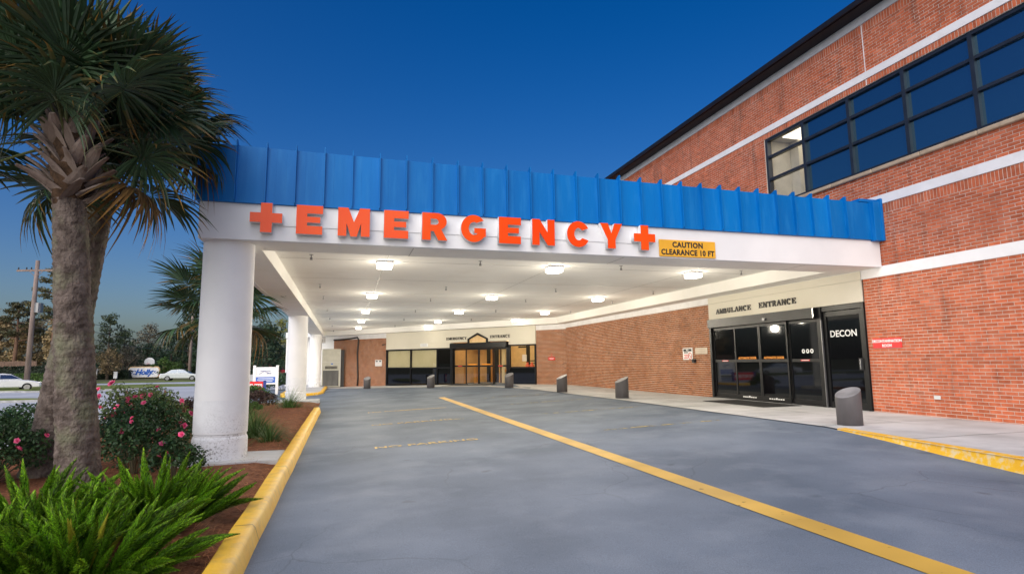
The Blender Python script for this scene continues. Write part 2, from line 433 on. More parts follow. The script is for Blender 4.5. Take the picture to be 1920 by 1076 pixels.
M['pole'] = noisemat('utility_pole_wood', (0.20, 0.15, 0.13), (0.29, 0.22, 0.19), scale=4, rough=0.95, stretch=(1, 1, 0.2))
M['wire'] = plain('cable', (0.06, 0.07, 0.08), rough=0.6)
M['conduit'] = plain('black_hose', (0.015, 0.012, 0.012), rough=0.5)
M['carwhite'] = plain('white_car_paint', (0.74, 0.74, 0.75), rough=0.2, coat=0.6, var=0.02)
M['carsilver'] = plain('silver_car_paint', (0.60, 0.62, 0.62), rough=0.25, coat=0.6, var=0.02)
M['carblue'] = plain('pale_blue_car_paint', (0.35, 0.45, 0.62), rough=0.25, coat=0.6, var=0.02)
M['carred'] = plain('red_car_paint', (0.62, 0.03, 0.05), rough=0.25, coat=0.6, var=0.02)
M['carglass'] = darkglass('car_window_glass', (0.02, 0.022, 0.025), 0.25, (0.8, 0.9, 1.0))
M['taillight'] = plain('tail_lamp', (0.45, 0.01, 0.01), rough=0.2)
M['fence'] = plain('weathered_fence_board', (0.16, 0.10, 0.07), rough=0.9, var=0.25)
M['tansign'] = plain('tan_sign_edge', (0.62, 0.42, 0.22), rough=0.7)

# ------------------------------------------------------------------ mesh builder
class MB:
    def __init__(s, f=None):
        s.v, s.f, s.mi, s.tone, s.tip = [], [], [], [], []
        s.T = f
    def add(s, pts):
        i = len(s.v)
        s.v.extend([s.T(p) for p in pts] if s.T else [tuple(p) for p in pts])
        return i
    def face(s, idx, mi=0, tone=0.5, tip=0.0):
        s.f.append(tuple(idx)); s.mi.append(mi); s.tone.append(tone); s.tip.append(tip)
    def quad(s, a, b, c, d, mi=0, tone=0.5, tip=0.0):
        i = s.add((a, b, c, d)); s.face((i, i + 1, i + 2, i + 3), mi, tone, tip)
    def tri(s, a, b, c, mi=0, tone=0.5, tip=0.0):
        i = s.add((a, b, c)); s.face((i, i + 1, i + 2), mi, tone, tip)
    def box(s, x0, x1, y0, y1, z0, z1, mi=0, tone=0.5):
        i = s.add([(x, y, z) for z in (z0, z1) for y in (y0, y1) for x in (x0, x1)])
        for q in ((0, 2, 3, 1), (4, 5, 7, 6), (0, 1, 5, 4), (2, 6, 7, 3), (0, 4, 6, 2), (1, 3, 7, 5)):
            s.face([i + k for k in q], mi, tone)
    def prism(s, poly, z0, z1, mi=0, tone=0.5):
        n = len(poly)
        i = s.add([(p[0], p[1], z0 if not callable(z0) else z0(*p)) for p in poly] +
                  [(p[0], p[1], z1 if not callable(z1) else z1(*p)) for p in poly])
        s.face(list(range(i + n - 1, i - 1, -1)), mi, tone)
        s.face(list(range(i + n, i + 2 * n)), mi, tone)
        for k in range(n):
            s.face((i + k, i + (k + 1) % n, i + n + (k + 1) % n, i + n + k), mi, tone)
    def tube(s, pts, rad, n=8, mi=0, tone=0.5, cap=True):
        pts = [Vector(p) for p in pts]
        rings = []
        for k, p in enumerate(pts):
            d = (pts[min(k + 1, len(pts) - 1)] - pts[max(k - 1, 0)])
            d = d.normalized() if d.length > 1e-9 else Vector((0, 0, 1))
            a = Vector((0, 0, 1)) if abs(d.z) < 0.9 else Vector((1, 0, 0))
            e1 = d.cross(a).normalized(); e2 = d.cross(e1)
            r = rad[k] if isinstance(rad, (list, tuple)) else rad
            rings.append(s.add([p + e1 * (r * math.cos(2 * math.pi * j / n)) + e2 * (r * math.sin(2 * math.pi * j / n)) for j in range(n)]))
        for k in range(len(rings) - 1):
            for j in range(n):
                s.face((rings[k] + j, rings[k] + (j + 1) % n, rings[k + 1] + (j + 1) % n, rings[k + 1] + j), mi, tone)
        if cap:
            s.face([rings[0] + j for j in range(n)][::-1], mi, tone)
            s.face([rings[-1] + j for j in range(n)], mi, tone)
    def lathe(s, cx, cy, prof, n=32, mi=0):
        rings = [s.add([(cx + r * math.cos(2 * math.pi * j / n), cy + r * math.sin(2 * math.pi * j / n), z) for j in range(n)]) for r, z in prof]
        for k in range(len(rings) - 1):
            m_ = mi[k] if isinstance(mi, (list, tuple)) else mi
            for j in range(n):
                s.face((rings[k] + j, rings[k] + (j + 1) % n, rings[k + 1] + (j + 1) % n, rings[k + 1] + j), m_)
        s.face([rings[0] + j for j in range(n)][::-1], mi if not isinstance(mi, (list, tuple)) else mi[0])
        s.face([rings[-1] + j for j in range(n)], mi if not isinstance(mi, (list, tuple)) else mi[-1])
    def mesh(s, name, mats, smooth=False):
        me = bpy.data.meshes.new(name)
        me.from_pydata([tuple(v) for v in s.v], [], s.f)
        if not isinstance(mats, (list, tuple)):
            mats = [mats]
        for m in mats:
            me.materials.append(m)
        if len(mats) > 1:
            me.polygons.foreach_set('material_index', s.mi)
        if smooth:
            me.polygons.foreach_set('use_smooth', [True] * len(s.f))
        if any(t != 0.5 for t in s.tone) or any(s.tip):
            a = me.attributes.new('tone', 'FLOAT', 'FACE'); a.data.foreach_set('value', s.tone)
            a = me.attributes.new('tip', 'FLOAT', 'FACE'); a.data.foreach_set('value', s.tip)
        me.update()
        return me
    def build(s, name, mats, parent=None, smooth=False, bevel=0.0):
        o = obj(name, s.mesh(name, mats, smooth), parent)
        if bevel:
            b = o.modifiers.new('bevel', 'BEVEL'); b.width = bevel; b.segments = 2; b.limit_method = 'ANGLE'
        return o

def obj(name, me, parent=None, loc=None, rot=None, scale=None):
    o = bpy.data.objects.new(name, me)
    col.objects.link(o)
    if parent is not None:
        o.parent = parent
    if loc is not None: o.location = loc
    if rot is not None: o.rotation_euler = rot
    if scale is not None: o.scale = scale
    return o

def empty(name, label, cat, loc=(0, 0, 0), group=None, rotz=0.0):
    o = bpy.data.objects.new(name, None)
    o.empty_display_size = 0.2
    col.objects.link(o)
    o.location = loc
    o.rotation_euler = (0, 0, rotz)
    tag(o, label, cat, group)
    return o

def tag(o, label=None, cat=None, group=None, kind=None):
    if label: o['label'] = label
    if cat: o['category'] = cat
    if group: o['group'] = group
    if kind: o['kind'] = kind
    return o

def structure(o): return tag(o, kind='structure')

def frame(O, U, N):
    O, U, N = Vector(O), Vector(U), Vector(N)
    return lambda p: tuple(O + U * p[0] + N * p[1] + Vector((0, 0, p[2])))

def text_mesh(s, size, depth=0.004, offset=0.0, xs=1.0, space=1.0, shear=0.0):
    cu = bpy.data.curves.new('t', 'FONT')
    cu.body = s; cu.size = size; cu.extrude = depth / 2; cu.offset = offset
    cu.align_x = 'CENTER'; cu.align_y = 'CENTER'; cu.space_character = space; cu.shear = shear
    cu.resolution_u = 3
    o = bpy.data.objects.new('t', cu)
    col.objects.link(o)
    dg = bpy.context.evaluated_depsgraph_get()
    me = bpy.data.meshes.new_from_object(o.evaluated_get(dg))
    bpy.data.objects.remove(o)
    for v in me.vertices: v.co.x *= xs
    return me

def poly_mesh(splines, depth):
    cu = bpy.data.curves.new('p', 'CURVE')
    cu.dimensions = '2D'; cu.fill_mode = 'BOTH'; cu.extrude = depth / 2
    for sp in splines:
        s = cu.splines.new('POLY'); s.points.add(len(sp) - 1)
        for k, p in enumerate(sp): s.points[k].co = (p[0], p[1], 0, 1)
        s.use_cyclic_u = True
    o = bpy.data.objects.new('p', cu); col.objects.link(o)
    dg = bpy.context.evaluated_depsgraph_get()
    me = bpy.data.meshes.new_from_object(o.evaluated_get(dg))
    bpy.data.objects.remove(o)
    return me

def place(me, O, Rd, Nd, Up=(0, 0, 1)):
    """x of the mesh runs along Rd (reading direction), y along Up, z out of the wall along Nd."""
    Rd, Nd, Up = Vector(Rd), Vector(Nd), Vector(Up)
    me.transform(Matrix(((Rd.x, Up.x, Nd.x, O[0]), (Rd.y, Up.y, Nd.y, O[1]), (Rd.z, Up.z, Nd.z, O[2]), (0, 0, 0, 1))))

def text_obj(name, s, O, Rd, Nd, size, mat, parent, Up=(0, 0, 1), **k):
    me = text_mesh(s, size, **k)
    place(me, O, Rd, Nd, Up)
    me.name = name
    me.materials.clear(); me.materials.append(mat)
    return obj(name, me, parent)

# ------------------------------------------------------------------ ground
XW = 11.243                 # face of the brick wall that runs away from the camera
YF = 9.815                  # front of the canopy fascia
XL = -2.216
def smooth(a, b, t):
    t = max(0.0, min(1.0, (t - a) / (b - a))); return t * t * (3 - 2 * t)
def G(x, y):                # driveway: falls to the left and a little to the back
    z = 0.039 * (min(x, 8.3) - 8.3) - 0.004 * max(0.0, y - 16)
    z -= 0.13 * smooth(8.4, 4.5, y) * smooth(4.5, 7.6, x)
    return z
def T(x, y):                # land beyond the planting bed
    s = -.4 * x + .917 * y
    return -.47 - .0095 * min(max(s - 10, 0), 32)

def grid(xs, ys, zf, name, mat):
    m = MB()
    m.v = [(x, y, zf(x, y)) for y in ys for x in xs]
    n = len(xs)
    for j in range(len(ys) - 1):
        for i in range(n - 1):
            m.face((j * n + i, j * n + i + 1, (j + 1) * n + i + 1, (j + 1) * n + i))
    return structure(m.build(name, mat, smooth=True))

def frange(a, b, n): return [a + (b - a) * k / n for k in range(n + 1)]

far = [-900, -300, -120, -60] + frange(-40, 80, 12) + [120, 300, 900]
grid([-900, -300, -150, -80] + frange(-60, 40, 20) + [80, 300, 900], far, lambda x, y: T(x, y) - 0.06 - (0.5 if x > -0.2 else 0), 'ground', M['ground'])
grid([-.95] + frange(-0.72, 8.3, 18) + [9.2], frange(-14, 48, 62), G, 'driveway', M['asphalt'])
grid(frange(-9, -0.72, 8), frange(24.3, 48, 12), lambda x, y: G(x, y) - 0.012 - 0.02 * smooth(-4, -9, x), 'side_driveway', M['asphalt'])
grid([-60, -45] + frange(-34, -6.2, 14), frange(-10, 62, 24), lambda x, y: T(x, y), 'street', M['street'])
grid(frange(-6.2, -0.9, 4), frange(24.2, 62, 14), lambda x, y: min(T(x, y), -0.62), 'street', M['street'])
grid(frange(-70, -14, 14), frange(60, 70, 4), lambda x, y: T(x, y) + 0.05 - (0.1 if x > -15 else 0), 'lawn', M['lawn'])
grid(frange(-34, -6, 8), frange(78, 86, 3), lambda x, y: T(x, y) + 0.03, 'lawn', M['lawn'])
grid(frange(-60, 10, 14), frange(70, 78, 4), lambda x, y: T(x, y) + 0.004, 'street', M['street'])
# grass islands with kerbs beyond the bed
def island(cx, cy, rx, ry, rz, name='grass_verge'):
    m = MB(); k = MB()
    P = []
    for j in range(28):
        a = 2 * math.pi * j / 28
        x, y = rx * math.copysign(abs(math.cos(a)) ** .7, math.cos(a)), ry * math.copysign(abs(math.sin(a)) ** .7, math.sin(a))
        P.append((cx + x * math.cos(rz) - y * math.sin(rz), cy + x * math.sin(rz) + y * math.cos(rz)))
    k.prism(P, lambda x, y: T(x, y) - .1, lambda x, y: T(x, y) + .13)
    structure(k.build('kerb', M['kerbstone']))
    c = Vector((cx, cy))
    P2 = [tuple(c + (Vector(p) - c) * .95) for p in P]
    m.prism(P2, lambda x, y: T(x, y) + .0, lambda x, y: T(x, y) + .15)
    structure(m.build(name, M['lawn']))
island(-22.6, 41.5, 6.5, 1.2, R(-14))
island(-20.2, 56.0, 4.2, 1.3, R(14))
island(-29, 58.5, 9, 2.6, R(-12), 'grass_verge')

# sidewalk beside the brick wall and along the entrance wall
C0 = Vector((XW, 28.84)); D0 = Vector((-.6223, .7828)); N0 = Vector((-.7828, -.6223))   # entrance wall: corner, direction, outward normal
def BW(u, w=0.0): p = C0 + D0 * u + N0 * w; return (p.x, p.y)
sw = MB()
edge = [(7.15, -2), (7.3, 3.0), (7.47, 5.0), (7.72, 6.5), (7.98, 8.1), (8.05, 8.4)]
ys = frange(8.4, 24.5, 14)
pts = edge[:-1] + [(8.05, y) for y in ys]
wz = lambda x, y: -0.004 * max(0, y - 16) + 0.006
for a, b in zip(pts[:-1], pts[1:]):
    sw.quad((a[0], a[1], wz(*a)), (XW + .02, a[1], wz(*a)), (XW + .02, b[1], wz(*b)), (b[0], b[1], wz(*b)))
in_ = [(8.05, 24.5), (7.9, 26.4)] + [BW(u, 2.1) for u in (4.0, 7, 10, 13, 16, 20, 24)]
out = [(XW + .02, 24.5), (XW + .02, 28.9)] + [BW(u, -.02) for u in (2.6, 6, 9.5, 13, 16, 20, 24)]
for k in range(len(in_) - 1):
    q = [in_[k], out[k], out[k + 1], in_[k + 1]]
    sw.quad(*[(x, y, G(x, y) + 0.012) for x, y in q])
structure(sw.build('sidewalk', M['walk'], smooth=True))
# sidewalk expansion joints
jt = MB()
for y in (-0.5, 1.3, 3.1, 4.9, 6.7, 8.5, 10.4, 13.2, 16, 18.8, 21.6, 24.3):
    x0 = 8.07 if y > 8.3 else 7.2 + max(0, (y - 2)) * .12 + .12
    jt.quad((x0, y, wz(0, y) + .004), (XW, y, wz(0, y) + .004), (XW, y + .014, wz(0, y) + .004), (x0, y + .014, wz(0, y) + .004))
for a, b in zip(frange(8.4, 24.4, 8)[:-1], frange(8.4, 24.4, 8)[1:]):
    jt.quad((9.7, a, wz(0, a) + .0042), (9.714, a, wz(0, a) + .0042), (9.714, b, wz(0, b) + .0042), (9.7, b, wz(0, b) + .0042))
structure(jt.build('sidewalk_joint', plain('joint_dark', (0.10, 0.10, 0.095), rough=0.9)))
# right kerb: yellow, rising out of the flush sidewalk
kb = MB()
ke = edge[:-1]
for a, b in zip(ke[:-1], ke[1:]):
    za, zb = G(*a) - .03, G(*b) - .03
    A = [(a[0] - .03, a[1], za), (a[0] + .02, a[1], .012), (a[0] + .17, a[1], .013), (a[0] + .17, a[1], -.2)]
    B = [(b[0] - .03, b[1], zb), (b[0] + .02, b[1], .012), (b[0] + .17, b[1], .013), (b[0] + .17, b[1], -.2)]
    for k in range(3):
        kb.quad(A[k], B[k], B[k + 1], A[k + 1])
structure(kb.build('yellow_kerb', M['yellow2'], smooth=False))

# ---- painted lines
def strip(pts, w, mat, name, dz=.006):
    m = MB()
    for a, b in zip(pts[:-1], pts[1:]):
        d = (Vector(b) - Vector(a)).normalized(); n = Vector((-d.y, d.x)) * w / 2
        q = [Vector(a) - n, Vector(b) - n, Vector(b) + n, Vector(a) + n]
        m.quad(*[(p.x, p.y, G(p.x, p.y) + dz) for p in q])
    return structure(m.build(name, mat))
strip([(3.70, y) for y in frange(-2, 16, 18)] + [(3.79, 23.5)], .25, M['line'], 'centre_line')
for y, x0, x1, mt in ((10.45, 4.75, 7.4, 'faint'), (14.15, 4.75, 7.6, 'faint'), (17.75, 5.0, 7.7, 'faint'), (18.35, 1.6, 3.1, 'stencil'), (14.55, 1.9, 2.9, 'faint'), (21.3, 4.9, 7.5, 'faint')):
    strip([(x, y - (x - x0) * .03) for x in frange(x0, x1, 4)], .10, M[mt], 'stall_line')
for y, x0, x1, mat in ((10.75, .56, 2.40, 'stencil'), (14.6, .68, 2.62, 'stencil'), (18.4, .74, 2.3, 'stencil')):
    me = text_mesh('NO PARKING', .30, depth=0.0, offset=.006, xs=1.0)
    xsv = [v.co.x for v in me.vertices]; w = max(xsv) - min(xsv)
    me.transform(Matrix.Scale((x1 - x0) / w, 4, Vector((1, 0, 0))))
    sl = math.atan(.039)
    me.transform(Matrix.Translation(((x0 + x1) / 2, y, G((x0 + x1) / 2, y) + .006)) @ Matrix.Rotation(-sl, 4, 'Y'))
    me.materials.clear(); me.materials.append(M[mat])
    structure(obj('pavement_lettering', me))

# ---- planting bed
BZ = -.295
def bedz(x, y): return BZ + .035 * noise.noise(Vector((x * .9, y * .9, 0))) + .015 * noise.noise(Vector((x * 4, y * 4, 3))) - .10 * smooth(-4.4, -6.4, x) - .05 * smooth(-1.25, -.95, x)
grid(frange(-6.4, -.84, 40), frange(-2, 24.5, 132), bedz, 'mulch_bed', M['mulch'])
st = MB()
for k in range(15000):
    y = 3.6 + 19.5 * random.random() ** 1.7; x = -.92 - 4.2 * random.random() ** 1.4
    a = random.uniform(0, math.pi); L = random.uniform(.05, .17); z = bedz(x, y) + random.uniform(.002, .03)
    dx, dy = math.cos(a) * L / 2, math.sin(a) * L / 2
    wx, wy = -math.sin(a) * .0022, math.cos(a) * .0022
    dz = random.uniform(-.02, .02)
    st.quad((x - dx - wx, y - dy - wy, z - dz), (x + dx - wx, y + dy - wy, z + dz), (x + dx + wx, y + dy + wy, z + dz), (x - dx + wx, y - dy + wy, z - dz), tone=random.random())
tag(st.build('pine_straw', M['straw']), 'reddish brown pine straw scattered over the planting bed', 'pine straw', kind='stuff')
# yellow kerb along the bed, in cast lengths with a rounded end
def kerb_profile(x_in, z0, h):     # inner (road) face leans a little; top is rounded
    return [(x_in, z0), (x_in - .035, z0 + h * .8), (x_in - .06, z0 + h), (x_in - .20, z0 + h), (x_in - .225, z0 + h * .85), (x_in - .235, z0 - .05)]
kc = MB()
ys = frange(-2.5, 20.1, 60)
prev = None
for y in ys + [20.25, 20.36, 20.42]:
    t = max(0, (y - 20.1) / .32)
    sh = .02 * noise.noise(Vector((0, y * .8, 5))) * .5
    P = [(-.668 - .11 * t * t + (px + .668) * (1 - .75 * t * t) + sh, z - (.06 * t * t if z > -.3 else 0) + .004 * noise.noise(Vector((px * 9, y * 3, 0)))) for px, z in kerb_profile(-.668, G(-.67, 5) - .01, .155)]
    i = kc.add([(px, y, z) for px, z in P])
    if prev is not None:
        for k in range(5):
            kc.face((prev + k, prev + k + 1, i + k + 1, i + k))
    prev = i
kc.face([prev + k for k in range(6)])
structure(kc.build('yellow_kerb', M['yellow'], smooth=True))
m = MB()
for y in (5.7, 8.75, 11.8, 14.85, 17.9):
    P = [(px + (.004 if px > -.7 else 0), z + (.003 if z > -.3 else 0)) for px, z in kerb_profile(-.668, G(-.67, 5) - .01, .155)]
    i = m.add([(px, y, z) for px, z in P] + [(px, y + .012, z) for px, z in P])
    for k in range(5): m.face((i + k, i + k + 1, i + 6 + k + 1, i + 6 + k))
structure(m.build('kerb_joint', plain('kerb_joint_dark', (.16, .11, .05), rough=.9)))
# far island under the outer columns, yellow kerb round its nose
isl = [(-1.05, 34.4), (-1.25, 33.2), (-1.8, 32.5), (-2.5, 32.3), (-3.05, 32.7), (-3.2, 33.6), (-3.3, 47), (-1.05, 47)]
m = MB(); m.prism(isl, -.75, lambda x, y: G(-2, 36) + .14); structure(m.build('yellow_kerb', M['yellow2'], bevel=.04))
m = MB(); m.prism([(-2.1 + (x + 2.1) * .84, 39.5 + (y - 39.5) * .96) for x, y in isl], -.7, G(-2, 36) + .155); structure(m.build('island_paving', M['walk']))
# concrete column pads
for cx, cy in ((-1.84, 10.29), (-1.84, 25.5)):
    m = MB()
    m.prism([(cx - .62, cy - .62), (-.92, cy - .5), (-.92, cy + .52), (cx - .62, cy + .62)], BZ - .2, BZ + .035)
    structure(m.build('column_pad', M['walk'], bevel=.012))

# ------------------------------------------------------------------ hospital building
FR = frame((XW, 0, 0), (0, 1, 0), (-1, 0, 0))                      # u = world y, w = out of the wall
FB = frame((C0.x, C0.y, 0), (D0.x, D0.y, 0), (N0.x, N0.y, 0))      # entrance wall
bld = empty('hospital_building', 'two storey red brick hospital wing with white bands and dark ribbon window beside the canopy', 'building', (XW, 9, 0))
def bpart(m, name, mat, parent=None, **k):
    o = m.build(name, mat, None, **k)
    p = parent or bld
    o.parent = p
    o.matrix_parent_inverse = p.matrix_world.inverted() if p is not bld else Matrix.Translation((-XW, -9, 0))
    return o
def adopt(o, p, loc=None):
    o.parent = p
    if p is bld: o.matrix_parent_inverse = Matrix.Translation((-XW, -9, 0))
    return o

HC, HL, MJ = .0677, .2032, .0118     # course height, brick length, joint
def subtract(a, b, holes):
    seg = [(a, b)]
    for h0, h1 in holes:
        ns = []
        for s0, s1 in seg:
            if h1 <= s0 or h0 >= s1: ns.append((s0, s1)); continue
            if h0 > s0: ns.append((s0, h0))
            if h1 < s1: ns.append((h1, s1))
        seg = ns
    return seg
def lay(u0, u1, z0, z1, holes, soldiers=()):
    """List of bricks (u0,u1,z0,z1) in running bond; soldier courses stand on end."""
    out = []
    zr = z0; row = int(round(z0 / HC))
    bands = sorted(soldiers)
    while zr < z1 - .02:
        sol = next((s for s in bands if s[0] - .01 <= zr < s[1] - .01), None)
        if sol:
            zt = sol[1]; pitch = HC; off = 0
        else:
            zt = zr + HC
            nxt = [s[0] for s in bands if s[0] > zr + .01]
            lim = min([z1] + nxt)
            if zt > lim - .02: zt = lim
            pitch = HL; off = (row % 2) * HL / 2
        hs_ = [(h[0], h[1]) for h in holes if h[2] < zt - .012 and h[3] > zr + .012]
        for a, b in subtract(u0, u1, hs_):
            k = math.floor((a - off) / pitch)
            while True:
                p0 = max(a, off + k * pitch); p1 = min(b, off + (k + 1) * pitch)
                if p0 >= b - 1e-6: break
                if p1 - p0 > .03:
                    out.append((p0 + MJ / 2, p1 - MJ / 2, zr + MJ / 2, zt - MJ / 2))
                k += 1
        zr = zt; row += 1
    return out
def brick_faces(m, a, b, z0, z1, w, tone):
    i = m.add([(a, 0, z0), (b, 0, z0), (b, 0, z1), (a, 0, z1), (a, w, z0), (b, w, z0), (b, w, z1), (a, w, z1)])
    for q in ((4, 5, 6, 7), (0, 1, 5, 4), (3, 7, 6, 2), (0, 4, 7, 3), (1, 2, 6, 5)):
        m.face([i + k for k in q], 0, tone)
def mortar(F, u0, u1, z0, z1, holes, name, back=.25):
    us = sorted({u0, u1} | {h for q in holes for h in q[:2] if u0 < h < u1})
    zs = sorted({z0, z1} | {h for q in holes for h in q[2:] if z0 < h < z1})
    m = MB(F)
    for a, b in zip(us[:-1], us[1:]):
        run = None
        for c, d in zip(zs[:-1], zs[1:]):
            um, zm = (a + b) / 2, (c + d) / 2
            if any(h[0] < um < h[1] and h[2] < zm < h[3] for h in holes):
                continue
            m.box(a, b, -back, -.0005, c, d)
    return bpart(m, name, M['mortar'])
BR = 0.0045
bvar = []
for k in range(8):
    m = MB(); w = BR + random.uniform(-.001, .001)
    i = m.add([(0, -HL / 2 + MJ / 2, -HC / 2 + MJ / 2), (0, HL / 2 - MJ / 2, -HC / 2 + MJ / 2), (0, HL / 2 - MJ / 2, HC / 2 - MJ / 2), (0, -HL / 2 + MJ / 2, HC / 2 - MJ / 2)])
    i2 = m.add([(-w, -HL / 2 + MJ / 2, -HC / 2 + MJ / 2), (-w, HL / 2 - MJ / 2, -HC / 2 + MJ / 2), (-w, HL / 2 - MJ / 2, HC / 2 - MJ / 2), (-w, -HL / 2 + MJ / 2, HC / 2 - MJ / 2)])
    tn = .15 + .7 * k / 7
    m.face((4, 5, 6, 7), 0, tn)
    for q in ((0, 1, 5, 4), (3, 7, 6, 2), (0, 4, 7, 3), (1, 2, 6, 5)): m.face(q, 0, tn)
    bvar.append(m.mesh('brick', M['brick']))
def clay_wall(F, u0, u1, z0, z1, holes, soldiers=(), single=0, skip=None, clay='brick'):
    wall = mortar(F, u0, u1, z0, z1, holes, 'brick_wall')
    bl = lay(u0, u1, z0, z1, holes, soldiers)
    pick = set()
    if single:
        def size(b):
            p = Vector(F(((b[0] + b[1]) / 2, 0, (b[2] + b[3]) / 2))) - CP
            d = p.dot(CF)
            if d < .5: return 0
            x, y = p.dot(CR) / d, p.dot(CU) / d
            if abs(x) > .875 or abs(y) > .49 or b[1] - b[0] < HL - MJ - .001: return 0
            if skip and skip(b): return 0
            return abs(p.normalized().x) / p.length_squared
        order = sorted(range(len(bl)), key=lambda k: -size(bl[k]))[:single]
        pick = {k for k in order if size(bl[k]) > 0}
    m = MB(F)
    for k, b in enumerate(bl):
        if k in pick:
            o = obj('brick', random.choice(bvar), wall)
            o.location = F(((b[0] + b[1]) / 2, 0, (b[2] + b[3]) / 2))
            continue
        brick_faces(m, *b, BR + random.uniform(-.0012, .0012), min(1, max(0, random.gauss(.5, .2))))
    rest = m.build('brick_courses', M[clay], wall)
    rest['kind'] = 'stuff'
    return wall

WIN = (1.9, 13.17, 5.40, 7.29)       # ribbon window opening
AMB = (10.35, 16.19, -.05, 2.425)    # ambulance entrance opening
# wall stretches between the white bands
clay_wall(FR, 0.6, 10.35, -.05, 2.928, [], (), single=300)
clay_wall(FR, 16.19, 28.84, -.15, 2.928, [], (), clay='lamp_tinted_brick')
clay_wall(FR, 0.6, 10.9, 3.157, 4.51, [], ((4.30, 4.51),))
clay_wall(FR, 0.6, 30, 4.71, 7.44, [(WIN[0], WIN[1], 5.25, 7.29)], ((7.29, 7.44),))
clay_wall(FR, 0.6, 30, 7.61, 8.76, [], ((8.55, 8.76),))
for a, b, u1, mat in ((2.928, 3.157, 28.84, 'band'), (4.51, 4.71, 30, 'band'), (7.44, 7.61, 30, 'band'), (8.76, 8.97, 30, 'greytrim')):
    m = MB(FR); m.box(.6, u1, -.25, .022, a, b)
    bpart(m, 'trim_band', M[mat], bevel=.004)
m = MB(FR)
m.box(.6, 30, .0, .36, 8.972, 8.99); m.box(.6, 30, .30, .42, 8.99, 9.12); m.box(.6, 30, -7, .30, 8.99, 9.05)
bpart(m, 'roof_edge', M['roofblack'])
m = MB(FR); m.box(.6, 30, -7, -.26, -.1, 3.4); m.box(.6, 1.8, -7, -.26, 3.4, 8.96); m.box(13.3, 30, -7, -.26, 3.4, 8.96); m.box(1.8, 13.3, -7, -.26, 3.4, 5.2); m.box(1.8, 13.3, -7, -.26, 7.4, 8.96); m.box(1.8, 13.3, -7, -3.4, 5.2, 7.4)
bpart(m, 'inner_wall', M['roomwall'])
# movement joint in the upper brickwork
m = MB(FR); m.box(9.775, 9.795, 0, .0095, 7.62, 8.76); m.box(9.775, 9.795, 0, .0095, 7.295, 7.435)
bpart(m, 'movement_joint', M['band'])
# sill
m = MB(FR)
for k in range(10):
    a = 1.9 + k * 1.13
    m.box(a + .004, a + 1.126, -.1, .075, 5.245, 5.335)
bpart(m, 'window_sill', M['sill'], bevel=.02)
# ribbon window frame and panes
mull = [13.13, 11.79, 10.375, 8.96, 7.555, 6.15, 4.745, 3.34, 1.94]
rows = [5.40, 6.12, 6.76, 7.25]
m = MB(FR)
for k, u in enumerate(mull): m.box(u - .04, u + .04, -.16, -.02, 5.337, 7.29)
for z in rows[1:-1]: m.box(1.9, 13.17, -.158, -.035, z - .032, z + .032)
m.box(1.9, 13.17, -.157, -.03, 7.22, 7.289); m.box(1.9, 13.17, -.157, -.03, 5.338, 5.41)
wf = bpart(m, 'window', M['frame'])
for k in range(8):
    for r in range(3):
        m = MB(FR)
        m.box(mull[k + 1] + .035, mull[k] - .035, -.115 + .002 * k, -.105 + .002 * k, rows[r] + .02, rows[r + 1] - .02)
        m.build('pane', M['clear'] if k == 0 else M['winglass'], wf)
# lit room behind the end bay
m = MB(FR)
m.box(11.7, 11.76, -3.3, -.2, 5.25, 7.35); m.box(10.9, 13.3, -3.39, -3.3, 5.2, 7.35); m.box(11.77, 13.3, -3.3, -.2, 5.21, 5.26); m.box(11.77, 13.3, -3.3, -.2, 7.3, 7.36); m.box(13.22, 13.3, -3.29, -.2, 5.27, 7.29)
m.box(12.9, 13.21, -1.2, -.9, 5.27, 7.29)
bpart(m, 'upper_room', M['roomwall'])
m = MB(FR); m.box(11.82, 12.85, -3.2, -.35, 7.27, 7.295); bpart(m, 'room_light', M['roomlamp'])
m = MB(FR); m.box(12.3, 12.32, -2.2, -.9, 5.27, 5.85); m.box(11.9, 12.3, -3.28, -3.25, 6.2, 6.5); bpart(m, 'room_furniture', M['inkblue'])

# ambulance entrance: beige header, sliding door unit, decon door
m = MB(FR); m.box(10.37, 16.17, .0, .03, 2.43, 2.926); m.box(10.37, 16.17, .0235, .034, 2.93, 3.12)
bpart(m, 'header_panel', M['beige'], bevel=.004)
am = MB(FR)
am.box(10.36, 10.44, -.12, .04, -.02, 2.42); am.box(11.58, 11.72, -.12, .06, -.02, 2.42); am.box(16.08, 16.18, -.12, .04, -.02, 2.42)
am.box(10.44, 11.58, -.12, .035, 2.30, 2.42)
am.box(11.72, 16.08, -.12, .16, 2.16, 2.42)        # operator box over the sliding leaves
am.box(11.72, 16.08, -.12, .02, 0.0, .035)
ae = bpart(am, 'sliding_door_unit', M['black'], bevel=.004)
m = MB(FR); m.box(13.4, 13.5, .165, .20, 2.22, 2.29); bpart(m, 'motion_sensor', M['metal'])
m = MB(FR); m.box(11.70, 11.735, .162, .166, 2.16, 2.41); bpart(m, 'end_cap', M['chrome'])
lv = [(16.06, 14.97), (14.97, 13.88), (13.88, 12.79), (12.79, 11.74)]
